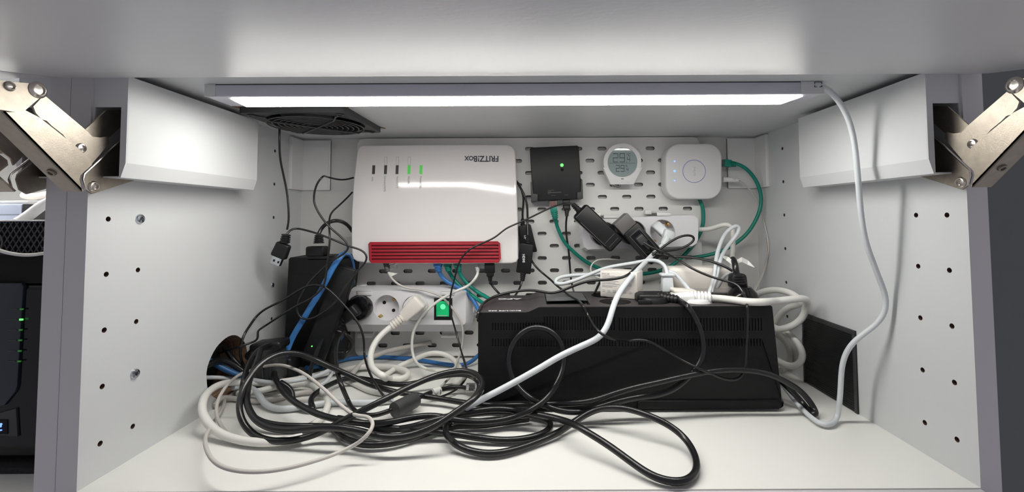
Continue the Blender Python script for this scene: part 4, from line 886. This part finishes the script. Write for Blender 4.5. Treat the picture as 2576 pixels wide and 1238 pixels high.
# --- the thick black cables on the floor ------------------------------------------
K = .0033
pl0 = Z(1640, 758, .130)
def kp1(b):
    a_ = A(1598,748,.185); c_ = A(1660,748,.180); e_ = (c_-a_).normalized()
    ob2(b, (a_+c_)/2, e_, (0,1,0), (0,0,1), (c_-a_).length, .030, .0130, .004, 3, .80)
def kp2(b): lathe(b, [(.0180, -.010), (.0185, .003), (.016, .008), (.001, .009)], aim(Vector((hs[1][0]+.12, YU+hs[1][1], .121)), (0,0,1)), 32)
def kp3(b): ribs(b, A(1657,747,.178), A(1708,755,.165), .0075, .0052, 6)
def kp4(b): ob2(b, A(1622,762,.158), (1,0,0), (0,1,0), (0,0,1), .016, .004, .006, .001)
cord('thick_black_cable', M['bcable'], K, 1.006, [(1706,754,.166), (1725,766,.150), (1742,788,.138), (1754,810,.134), (1764,834,.133), (1769,860,.133), (1770,886,.133), (1764,908,.132), (1752,927,.130), (1737,943,.128), (1723,958,.126), (1693,980,.124), (1656,993,.123), (1601,1000,.123), (1536,1015,.122), (1488,1030,.118), (1450,1037,.113), (1407,1033,.110), (1375,1022,.112), (1349,1010,.114), (1320,991,.120), (1294,962,.127), (1281,926,.132), (1280,894,.135), (1291,862,.137), (1310,838,.138), (1336,824,.139), (1365,824,.139), (1391,836,.138), (1410,858,.137), (1418,887,.135), (1418,920,.130), (1407,952,.122), (1391,981,.114), (1371,1006,.106), (1339,1030,.098), (1294,1049,1.014), (1245,1059,1.012), (1197,1061,1.014), (1148,1057,1.018), (1111,1049,1.020), (1079,1046,1.020), (1030,1052,1.018), (982,1062,1.016), (934,1066,1.016), (886,1062,1.018), (821,1049,1.020), (773,1030,1.022), (735,1007,1.026), (706,978,1.032), (694,955,.175), (690,936,.205), (690,918,.228), (691,908,.236)],
     'thick black cable from the angled black plug, hoop standing against the battery unit', 'cable',
     parts=[('plug_handle', M['black'], kp1), ('plug_body', M['black'], kp2), ('strain_relief', M['black'], kp3), ('plug_lug', M['black'], kp4)])
cord('thick_black_cable', M['bcable'], K, 1.01, [(1960,955,.165), (1985,978,.150), (2012,1006,1.012), (2034,1032,1.006), (2046,1044,1.005), (2053,1043,1.006), (2051,1034,1.007), (2042,1016,1.014), (2016,986,.135), (1986,966,.130), (1953,949,.127), (1916,937,.126), (1871,931,.126), (1823,931,.126), (1767,938,.125), (1711,949,.122), (1656,962,.118), (1601,974,.114), (1552,988,.112), (1514,1001,.112), (1481,1010,.113), (1423,1015,.118), (1375,1017,.122), (1294,1019,.128), (1213,1018,1.010), (1165,1013,1.010), (1112,1004,1.010), (1062,996,1.012), (1014,990,1.014), (971,980,1.018), (923,964,1.026), (886,947,1.034), (850,931,1.044), (805,911,.155), (773,896,.160), (741,888,.160), (709,889,.155), (680,899,.145), (645,927,.130), (622,959,.118), (606,994,.105), (602,1033,1.028), (612,1065,1.018), (635,1091,1.010), (667,1106,1.008), (709,1111,1.008), (757,1104,1.008), (799,1091,1.010), (837,1072,1.018), (886,1046,1.028), (950,1014,1.038), (1014,981,1.044), (1062,959,1.048), (1111,941,1.052), (1159,933,1.054), (1191,938,1.054), (1210,952,1.052), (1214,975,1.048), (1191,1004,1.044), (1143,1039,1.036), (1095,1071,1.028), (1046,1091,1.022), (998,1100,1.020), (950,1097,1.020), (902,1084,1.022), (837,1075,1.024), (789,1077,1.022), (725,1083,1.018), (680,1077,1.018), (645,1058,1.022), (625,1026,1.030), (620,991,.112), (628,955,.125), (640,925,.140), (650,900,.155), (655,880,.165)],
     'thick black cable coiled in big loops over the floor at the left', 'cable')
cord('thick_black_cable', M['bcable'], K, 1.01, [(930,1084,1.005), (965,1082,1.006), (1008,1079,1.010), (1050,1071,1.018), (1100,1055,1.022), (1132,1047,1.022), (1163,1040,1.020), (1226,1030,1.018), (1268,1029,1.018), (1299,1033,1.018), (1340,1041,1.018), (1382,1049,1.019), (1424,1060,1.020), (1455,1074,1.022), (1483,1091,1.020), (1525,1117,1.016), (1567,1147,1.012), (1608,1177,1.008), (1650,1202,1.006), (1692,1213,1.005), (1725,1210,1.005), (1748,1192,1.005), (1753,1167,1.006), (1745,1138,1.008), (1725,1105,1.012), (1692,1076,1.018), (1640,1049,1.024), (1588,1031,1.026), (1546,1025,1.026), (1515,1027,1.022), (1483,1038,1.016), (1442,1063,1.009), (1413,1083,1.007), (1382,1099,1.006), (1340,1116,1.005), (1299,1130,1.005), (1257,1140,1.005), (1215,1141,1.005), (1174,1132,1.006), (1142,1115,1.008), (1124,1095,1.010), (1120,1076,1.011), (1130,1060,1.012), (1159,1047,1.010), (1205,1040,1.008), (1268,1038,1.006), (1330,1044,1.006), (1372,1053,1.006), (1386,1064,1.005), (1384,1078,1.005), (1361,1093,1.005), (1320,1104,1.005), (1268,1108,1.005), (1205,1102,1.006), (1142,1092,1.008), (1080,1085,1.010), (1020,1080,1.010), (960,1076,1.010), (900,1062,1.010), (850,1052,1.008)],
     'thick black cable with the pointed loop reaching the front edge of the floor', 'cable')
cord('thick_black_cable', M['bcable'], K, 1.006, [(838,1072,1.004), (850,1090,1.005), (875,1107,1.006), (918,1119,1.006), (982,1116,1.006), (1046,1100,1.006), (1100,1082,1.006), (1150,1072,1.006), (1210,1070,1.006), (1270,1062,1.006), (1330,1054,1.006)], 'thick black cable lying low under the front of the left tangle', 'cable')
cord('thick_black_cable', M['bcable'], K, 1.010, [(705,962,1.03), (722,972,1.026), (738,985,1.02), (733,1000,1.014), (745,1018,1.008), (775,1028,1.006), (790,1032,1.005), (783,1018,1.008), (784,1000,1.010), (802,984,1.010), (832,967,1.010), (852,958,1.010), (874,952,1.012), (911,953,1.012), (971,964,1.012), (1020,968,1.012), (1056,961,1.014), (1092,950,1.018), (1129,944,1.022), (1165,942,1.028), (1192,950,1.032), (1206,968,1.034), (1202,990,1.030), (1180,1015,1.022), (1140,1040,1.014)], 'thick black cable kinked behind the left coil, then running under the white plug cable', 'cable')
cord('thick_black_cable', M['bcable'], K*.9, .19, [(686,868,.205), (665,872,.19), (645,885,.175), (628,910,.160), (617,940,.145), (610,970,.13), (607,1000,1.02)], 'black cable rising to the black plug cluster at the left wall', 'cable')
cord('thick_black_cable', M['bcable'], K*.9, .19, [(700,880,.200), (675,890,.18), (650,910,.165), (634,940,.15), (625,975,.13), (622,1010,1.02), (640,1050,1.012), (690,1068,1.010), (760,1072,1.008), (820,1072,1.006), (865,1076,1.005), (905,1085,1.004)], 'black cable inside the left coil, behind the front loop', 'cable')
# small cords around leaning brick
cord('black_cable', M['bcable'], .0026, .26, [(840,832,.25), (862,836,.25), (880,850,.255), (887,866,.26), (882,880,.26), (870,890,.255), (858,893,.25)], 'black cable making a tight bend right of the leaning brick', 'cable',
     parts=[('plug_body', M['black'], lambda b: ob2(b, A(855,893,.25), (-1,0,-.1), (0,1,0), (-.1,0,1), .016, .012, .013, .003, 3))])
cord('black_cable', M['bcable'], .0027, .215, [(866,835,.245), (856,845,.235), (848,862,.22), (844,890,.20), (846,917,.185), (851,946,.165), (861,975,.15), (875,1007,1.010), (888,1030,1.008), (905,1041,1.008), (930,1046,1.008), (955,1043,1.009), (975,1035,1.011), (990,1030,1.013), (1030,1012,1.013), (1068,994,1.013), (1085,987,1.012), (1100,982,1.010), (1119,978,1.010), (1141,973,1.010), (1158,973,1.010), (1172,976,1.010)],
     'black cable with a chunky ferrite and white tag ending in a clear plug', 'cable',
     parts=[('ferrite', M['dgray'], lambda b: lathe(b, [(.0070, 0), (.0086, .0008), (.0090, .003), (.0090, .0315), (.0084, .0340), (.0060, .0348)], aim(Z(991,1033,.0130), Z(1070,993,.0130)-Z(991,1033,.0130)), 28)),
            ('white_tag', M['paper'], lambda b: lathe(b, [(.0045, 0), (.0046, .0115)], aim(Z(1088,988,.0120), Z(1119,978,.0110)-Z(1088,988,.0120)), 20)),
            ('tag_print', M['ink'], lambda b: [ob2(b, Z(u_, v_, .0125)+Vector((0,-.0046,0)), ax_, (0,1,0), (ax_[2]*-1,0,ax_[0]), l_, .0004, .0004, 0) for u_, v_, ax_, l_ in ((1099,988,(1,0,.8),.006), (1099,988,(-1,0,.8),.006), (1099,992,(1,0,.15),.005), (1110,983,(0,0,1),.006), (1111,983,(0,0,1),.006))]),
            ('clear_plug', M['clear'], lambda b: ob2(b, Z(1184,975,.010), (1,0,0), (0,1,0), (0,0,1), .0120, .0118, .0080, .0005)),
            ('plug_contacts', M['dgray'], lambda b: ob2(b, Z(1186,977,.009), (1,0,0), (0,1,0), (0,0,1), .0060, .0090, .0030, .0003))])
# black plug cluster at the left wall
bc = thing('plug_block', 'scuffed black plug block resting on cables in front of the wall hole', 'plug', A(682,905,.215))
part('body', M['dgray'], bc, lambda b: ob2(b, (-.002,.0,-.004), (1,0,.1), (0,1,0), (-.1,0,1), .036, .030, .050, .006, 3))
part('collar', M['black'], bc, lambda b: ob2(b, (-.001,-.001,.020), (1,0,.1), (0,1,0), (-.1,0,1), .041, .028, .012, .004, 3))
part('grip', M['dgray'], bc, lambda b: [ob2(b, (x_,-.0155,-.006), (1,0,.1), (0,1,0), (-.1,0,1), .003, .003, .034, .001) for x_ in (-.012,-.002,.008)])
part('cap', M['black'], bc, lambda b: ob2(b, (-.017,-.004,.008), (1,0,.9), (0,1,0), (-.9,0,1), .020, .020, .020, .005, 3))
bc2 = thing('plug_block', 'plain black plug block low behind the coil, under the scuffed one', 'plug', A(690,925,.235))
part('body', M['black'], bc2, lambda b: ob2(b, (.004,0,-.004), (1,0,0), (0,1,0), (0,0,1), .050, .024, .040, .004, 3))
# wood offcut deep in the hole
# --- on top of the battery unit ------------------------------------------------------
DZ = .1232
wa_ = thing('mains_adapter', 'white block power adapter with small print standing on the battery unit', 'adapter', (0,0,0))
pA = Z(1521,737,DZ+.001); pB = Z(1603,747,DZ+.001); pA = Vector((pA.x, min(pA.y, .232), DZ)); 
exA = (Vector((pB.x, pB.y, DZ))-pA); LA = .0475; exA.normalize(); 
exA = Vector((.885, -.466, 0)).normalized(); eyA = Vector((.466, .885, 0)).normalized()
B0 = aty(1604, 747, .187); B0.z = DZ+.0004
wa_.location = B0-exA*.0252+eyA*.0155
def wab(b): ob2(b, (0,0,.0170), exA, eyA, (0,0,1), .0500, .0310, .0345, .0014, 2)
part('case', M['offw'], wa_, wab)
def pr(b):
    f0 = -eyA*.0158
    for k, (z_, l_, o_) in enumerate(((.0300,.009,-.0175), (.0280,.030,-.0070), (.0262,.020,-.0120), (.0232,.012,-.0160), (.0214,.022,-.0110), (.0196,.018,-.0130), (.0178,.024,-.0100), (.0155,.020,-.0120), (.0138,.014,-.0150))):
        if k: ob2(b, f0+exA*o_+Vector((0,0,z_)), exA, eyA, (0,0,1), l_, .0003, .0005, 0)
    for k in range(6): ob2(b, f0+exA*(-.020+.0072*k)+Vector((0,0,.0085)), exA, eyA, (0,0,1), .0035, .0003, .0030, 0)
    ob2(b, f0+exA*.014+Vector((0,0,.0180)), exA, eyA, (0,0,1), .007, .0003, .0035, 0)
o = part('rating_print', M['inkp'], wa_, pr, smooth=False); o['kind'] = 'stuff'
text('maker_print', 'PHILIPS', .0032, M['inkp'], wa_, -eyA*.0158+exA*(-.0170)+Vector((0,0,.0303)), (PI/2, 0, math.atan2(exA.y, exA.x)))
part('seam', M['inkp'], wa_, lambda b: ob2(b, (0.0248,0,.0170), eyA, exA, (0,0,1), .0004, .0004, .030, 0))
# rounded white device behind
wd = thing('white_power_block', 'rounded white plug-in block lying at the back of the battery unit', 'adapter', Z(1752,742,DZ)*1.0)
cw = aty(1752, 742, .228); wd.location = (cw.x, .228, DZ+.0004)
part('case', M['offw'], wd, lambda b: ob2(b, (0,0,.0185), (1,0,0), (0,1,0), (0,0,1), .0860, .034, .0370, .0060, 4))
part('seam', M['inkp'], wd, lambda b: ob2(b, (0,-.0171,.0095), (1,0,0), (0,1,0), (0,0,1), .0740, .0003, .0004, 0))
# grey ribbed strain relief between adapter and block
# white flat plug with collar
def fp1(b): ob2(b, A(1678,713,.205), (0,0,-1), (0,1,0), (1,0,0), .0210, .010, .0130, .002, 2, 1.28)
def fp2(b): ob2(b, A(1678,691,.205), (1,0,0), (0,1,0), (0,0,1), .0185, .014, .0040, .0018, 3)
cord('white_plug_cable', M['wblue'], .0026, .225, [(1678,690,.205), (1678,680,.207), (1672,667,.215), (1655,656,.225), (1630,655,.235), (1605,660,.240), (1562,667,.245), (1526,674,.247), (1489,688,.25), (1453,703,.25), (1421,713,.25), (1400,715,.25), (1393,708,.252), (1404,699,.255), (1436,693,.26), (1477,691,.262), (1518,688,.262)],
     'cool white cable with a collared plug, doubling back left of the white adapter', 'cable', parts=[('plug_body', M['wblue'], fp1), ('plug_collar', M['wblue'], fp2)])
cord('white_cable', M['wblue'], .0026, .20, [(1682,684,.206), (1692,684,.205), (1701,691,.203), (1712,703,.200), (1724,717,.197), (1735,730,.193), (1742,738,.19)], 'short white cable slanting from the collared plug to the ribbed white plug', 'cable')
cord('thin_white_cable', M['wcable'], .0012, .30, [(1570,655,.315), (1545,653), (1515,652), (1497,656), (1486,667), (1484,680), (1490,690), (1502,698), (1520,704)], 'thin white cable curling left behind the white adapter', 'cable')
# thick white plug + cable to the right
def tp1(b):
    a_ = A(1690,752,.186); c_ = A(1742,750,.176); e_ = (c_-a_).normalized()
    ob2(b, (a_+c_)/2, e_, (0,1,0), (0,0,1), (c_-a_).length, .026, .0150, .004, 3)
def tp2(b): ribs(b, A(1738,749,.176), A(1790,750,.168), .0084, .0080, 6, gap=.3)
def tp3(b): ob2(b, A(1718,731,.192), (1,0,-.05), (0,1,0), (.05,0,1), .030, .020, .0045, .0018, 3)
def tp4(b): lathe(b, [(.0180, -.009), (.0185, .002), (.0160, .006), (.001, .007)], aim(Vector((hs[2][0]+.12, YU+hs[2][1], .121)), (0,0,1)), 32)
cord('thick_white_cable', M['wcable'], .0044, .17, [(1788,750,.168), (1812,751,.168), (1839,754,.168), (1888,760,.168), (1936,759,.170), (1985,754,.175), (2010,751,.178), (2026,752,.185), (2030,760,.198), (2026,776,.21), (2022,795,.215), (2006,812,.22), (1981,825,.225), (1959,829,.235), (1935,830,.250), (1915,832,.265)],
     'thick white cable with ribbed plug running right off the battery unit', 'cable', parts=[('plug_body', M['white'], tp1), ('strain_relief', M['white'], tp2), ('plug_latch', M['offw'], tp3), ('plug_base', M['white'], tp4)])
cord('thick_white_cable', M['wcable'], .0044, .24, [(1860,765,.29), (1882,752,.28), (1905,740,.265), (1931,731,.25), (1963,730,.235), (1990,738,.22), (2008,749,.21), (2016,764,.21), (1999,768,.225), (1977,778,.24), (1954,804,.262), (1940,830,.275)],
     'thick white cable arching behind the ribbed plug cable at the right wall', 'cable')
cord('thick_white_cable', M['wcable'], .0044, .24, [(1925,815,.275), (1950,825,.262), (1967,832,.25), (1990,845,.235), (2010,866,.225), (2021,892,.22), (2014,914,.22), (1997,923,.225), (1975,917,.24), (1950,905,.262), (1930,900,.275)],
     'thick white cable loop hanging at the right end of the battery unit', 'cable')
cord('thick_white_cable', M['wgray'], .0040, .28, [(1950,840,.275), (1972,855,.272), (1985,880,.272), (1988,905,.275), (1980,925,.28), (1965,932,.285)], 'greyish cable loop in the shade beside the battery unit', 'cable')
# strip cable
cord('thick_white_cable', M['wcable'], .0036, .30, [(1757,577,.315), (1779,577,.310), (1798,573,.30), (1815,566,.29), (1832,563,.285), (1841,572,.285), (1844,595,.287), (1844,620,.29), (1842,645,.292), (1840,680,.292), (1843,720,.285)], 'white supply cable leaving the right end of the three-socket strip', 'cable')
cord('white_cable', M['wblue'], .0026, .245, [(1784,738,.196), (1788,725,.198), (1796,703,.201), (1800,669,.206), (1804,640,.225), (1813,611,.24), (1827,585,.252), (1845,569,.252), (1857,566,.252), (1862,575,.252), (1856,588,.252), (1846,600,.25), (1830,620,.248), (1817,642,.228), (1810,664,.208), (1804,692,.203), (1796,714,.199), (1790,735,.197)],
     'doubled white cable arching high right of the three-socket strip', 'cable')
cord('white_cable', M['wblue'], .0026, .215, [(1846,684,.215), (1832,687,.213), (1822,692,.212), (1814,704,.212), (1808,716,.212), (1803,726,.213), (1797,728,.215), (1793,722,.218)], 'short hooked white cable left of the upright black plug', 'cable')
# upright black plug
def ub(b):
    ob2(b, A(1855,706,.198), (0,0,-1), (0,1,0), (1,0,0), .0190, .016, .0190, .004, 3, 1.15)
def ub1(b): ribs(b, A(1852,694,.198), A(1856,718,.196), .0098, .0120, 4)
def ub2(b): lathe(b, [(.0190, -.002), (.0195, .003), (.0165, .009), (.0120, .014), (.0100, .016)], aim(Vector((hs[3][0]+.12, YU+hs[3][1]+.012, DZ)), (0,0,1)), 32)
cord('black_plug_cable', M['bcable'], .0040, .20, [(1854,692,.199), (1851,680,.20), (1850,668,.202), (1848,658,.208), (1843,652,.215)], 'upright black plug at the right end of the battery unit', 'plug',
     parts=[('plug_body', M['black'], ub), ('strain_relief', M['black'], ub1), ('plug_base', M['blackgl'], ub2)])
def strip_paper(pix, y0, y1): 
    def f(b):
        n_ = len(pix); rg = []
        for i, (ua, va, ub_, vb) in enumerate(pix):
            y = y0+(y1-y0)*i/(n_-1)+(.003 if i % 2 else 0); rg.append([A(ua,va,y), A(ub_,vb,y), A(ub_,vb,y+.0003), A(ua,va,y+.0003)])
        ring_loft(b, rg)
    return f
tg = part('cable_tag', M['paper'], None, strip_paper([(1818,643,1817,648), (1832,646,1826,654), (1846,658,1842,667), (1855,653,1856,663), (1866,647,1866,659), (1882,655,1880,666), (1898,672,1897,673)], .212, .200), smooth=False); origin(tg)
tag(tg, 'crumpled white paper tag tied at the upright black plug', 'tag')
# lamp cable on the right
cord('lamp_cable', M['wblue'], .0027, .07, [(2062,214,.050), (2072,219,.050), (2088,230,.052), (2110,254,.055), (2130,288,.058), (2143,328,.060), (2152,380,.062), (2157,435,.064), (2161,483,.066), (2165,530,.068), (2171,575,.070), (2181,618,.072), (2198,665,.075), (2216,712,.078), (2228,745,.080), (2230,768,.081), (2223,793,.083), (2203,818,.087), (2171,841,.093), (2145,863,.099), (2127,890,.105), (2118,922,.109), (2115,967,.112), (2112,1012,.114), (2106,1049,1.006), (2093,1066,1.005), (2072,1070,1.005), (2045,1054,1.005), (2017,1028,1.006), (1995,1002,1.009), (1978,980,1.014), (1965,965,.170), (1955,950,.20)],
     'white cable hanging from the light bar end down to the floor', 'cable', it=4)
cord('thin_black_cable', M['bthin'], .0017, .23, [(1521,690,.255), (1508,712,.24), (1496,738,.228)], 'short black cable end slanting behind the white block adapter', 'cable')

# ================================================================== NEIGHBOUR CABINET (left edge)
nas = thing('storage_server', 'black network storage server with green lights and blue power button at the left edge', 'server', (-.535, .036, .0055))
def nz(u, v): p = aty(u, v, .0297); return (p.x+.535, p.z-.0055)
part('case', M['black'], nas, lambda b: box(b, -.0995, .103, .004, .215, .003, .1640, bev=.006, seg=3))
part('front_bezel', M['blackgl'], nas, lambda b: box(b, -.0995, .103, -.004, .012, .003, .1648, bev=.0065, seg=4))
fpn = [nz(-200,712), nz(52,712), nz(57,720), nz(42,970), nz(38,985), nz(10,1020), nz(-200,1080)]
pprism('front_panel', M['nasface'], nas, fpn[::-1], -.0062, -.003, bf=.0008)
for v in (776,802,828,854,881,907):
    u = 55-(v-776)*.045
    a_ = nz(u-4, v); c_ = nz(u+4, v+4)
    pbox('led', M['ledg'] if v in (802,) else M['ledd'], nas, a_[0], c_[0], -.0068, -.006, c_[1], a_[1], bev=0)
    a_ = nz(u-30, v); c_ = nz(u-10, v+4); pbox('led_caption', M['inkf'], nas, a_[0], c_[0], -.0066, -.006, c_[1]+.0003, a_[1]-.0003, bev=0)
pprism('lower_panel', M['dgray'], nas, [nz(-40,1095), nz(42,1100), nz(38,1028), nz(-40,1050)][::-1], -.0058, -.003, bf=.0006)
pprism('button_frame', M['void'], nas, [nz(-22,1092), nz(19,1092), nz(19,1056), nz(-22,1056)], -.0066, -.004)
p_ = nz(4, 1074); part('power_button', M['ledb'], nas, lambda b: (tube(b, [Vector((p_[0]+.0028*math.cos(j*PI/8), -.0070, p_[1]+.0028*math.sin(j*PI/8))) for j in range(3, 14)], .0006, 6), box(b, p_[0]-.0005, p_[0]+.0005, -.0074, -.0066, p_[1], p_[1]+.0035)))
for x_ in (-.08, .08): part('foot', M['void'], nas, lambda b: lathe(b, [(.008, 0), (.008, .004)], aim((x_, .02, 0), (0,0,1)), 16))
fm = part('foam_mat', M['mat_'], None, lambda b: box(b, -.66, -.421, .026, .30, 0, .0055, bev=.001)); origin(fm); tag(fm, 'dark speckled mat under the black storage server', 'mat')
sw_ = thing('mesh_front_device', 'black device with a diamond mesh front stacked on the storage server', 'electronics', (-.535, .030, .1700))
def sz_(u, v): p = aty(u, v, .030); return (p.x+.535, p.z-.1700)
zt_ = sz_(60,557)[1]; zb_ = sz_(60,690)[1]; zm_ = sz_(60,638)[1]
part('case', M['void'], sw_, lambda b: box(b, -.11, .105, .003, .17, .0003, zt_, bev=.0006))
part('top_lid', M['white'], sw_, lambda b: box(b, -.11, .105, -.001, .17, zt_, zt_+.0012, bev=.0004))
def dia(b):
    x0, x1 = .035, .105; 
    st = .0062
    k = -12
    for i in range(-8, 30):
        for sg in (1, -1):
            P0 = Vector((x0+i*st*.9, 0, zm_)); P1 = P0+Vector((sg*(zt_-zm_)*.62, 0, zt_-zm_))
            def clampx(P, Q):
                return P
            if min(P0.x, P1.x) < x0-.012 or max(P0.x, P1.x) > x1+.004: continue
            tube(b, [P0, (P0+P1)/2, P1], .0007, 5)
o = part('mesh_grille', M['mesh'], sw_, dia); o['kind'] = 'stuff'
part('grille_frame', M['black'], sw_, lambda b: (box(b, -.10, .105, -.001, .003, zm_-.001, zm_+.0006), box(b, -.10, .034, -.0012, .003, zm_, sz_(20,585)[1], bev=.0005)))
p_ = sz_(-6, 610); part('round_emblem', M['mgray'], sw_, lambda b: tube(b, [Vector((p_[0]+.0062*math.cos(2*PI*j/24), -.0016, p_[1]+.0085*math.sin(2*PI*j/24))) for j in range(25)], .0006, 6))
cord('white_cable', M['wcable'], .0016, .022, [(-40,612), (0,631), (40,640), (80,642), (118,636), (150,628,.04)], 'thin white cable sagging across the mesh device in the left cabinet', 'cable', thru=True)
bb_ = thing('pale_blue_box', 'pale blue-grey box with dark side on top of the mesh device', 'box', (-.60, .075, .2275))
pp_ = aty(48, 555, .075); qq_ = aty(57, 514, .075)
part('case', M['bluebox'], bb_, lambda b: box(b, -.09, pp_.x+.60+.002, 0, .10, 0, qq_.z-.2275, bev=.001))
part('seam', M['ink'], bb_, lambda b: box(b, -.09, pp_.x+.60+.0021, -.0003, .001, (qq_.z-.2275)*.40, (qq_.z-.2275)*.40+.0005))
part('lid', M['white'], bb_, lambda b: box(b, -.09, pp_.x+.60+.004, .004, .10, qq_.z-.2275, qq_.z-.2275+.004, bev=.001))
part('side_cheek', M['dgray'], bb_, lambda b: ring_loft(b, [[(pp_.x+.602, 0, 0), (pp_.x+.614, .03, 0), (pp_.x+.622, .06, .006), (pp_.x+.608, .03, qq_.z-.2275), (pp_.x+.603, 0, qq_.z-.2275)], [(pp_.x+.602, .10, 0), (pp_.x+.614, .10, 0), (pp_.x+.622, .10, .006), (pp_.x+.608, .10, qq_.z-.2275), (pp_.x+.603, .10, qq_.z-.2275)]]), smooth=False)
cord('thick_white_cable', M['white'], .0048, .05, [(45,560,.046), (62,550,.05), (80,537,.055), (100,520,.06), (125,505,.065), (150,500,.07)], 'thick white cable rising behind the mesh device at the left edge', 'cable', thru=True)
cord('white_cable', M['wgray'], .0040, .11, [(60,490,.12), (85,497,.12), (110,490,.12), (140,488,.12)], 'pale cable high in the neighbouring cabinet', 'cable', thru=True)
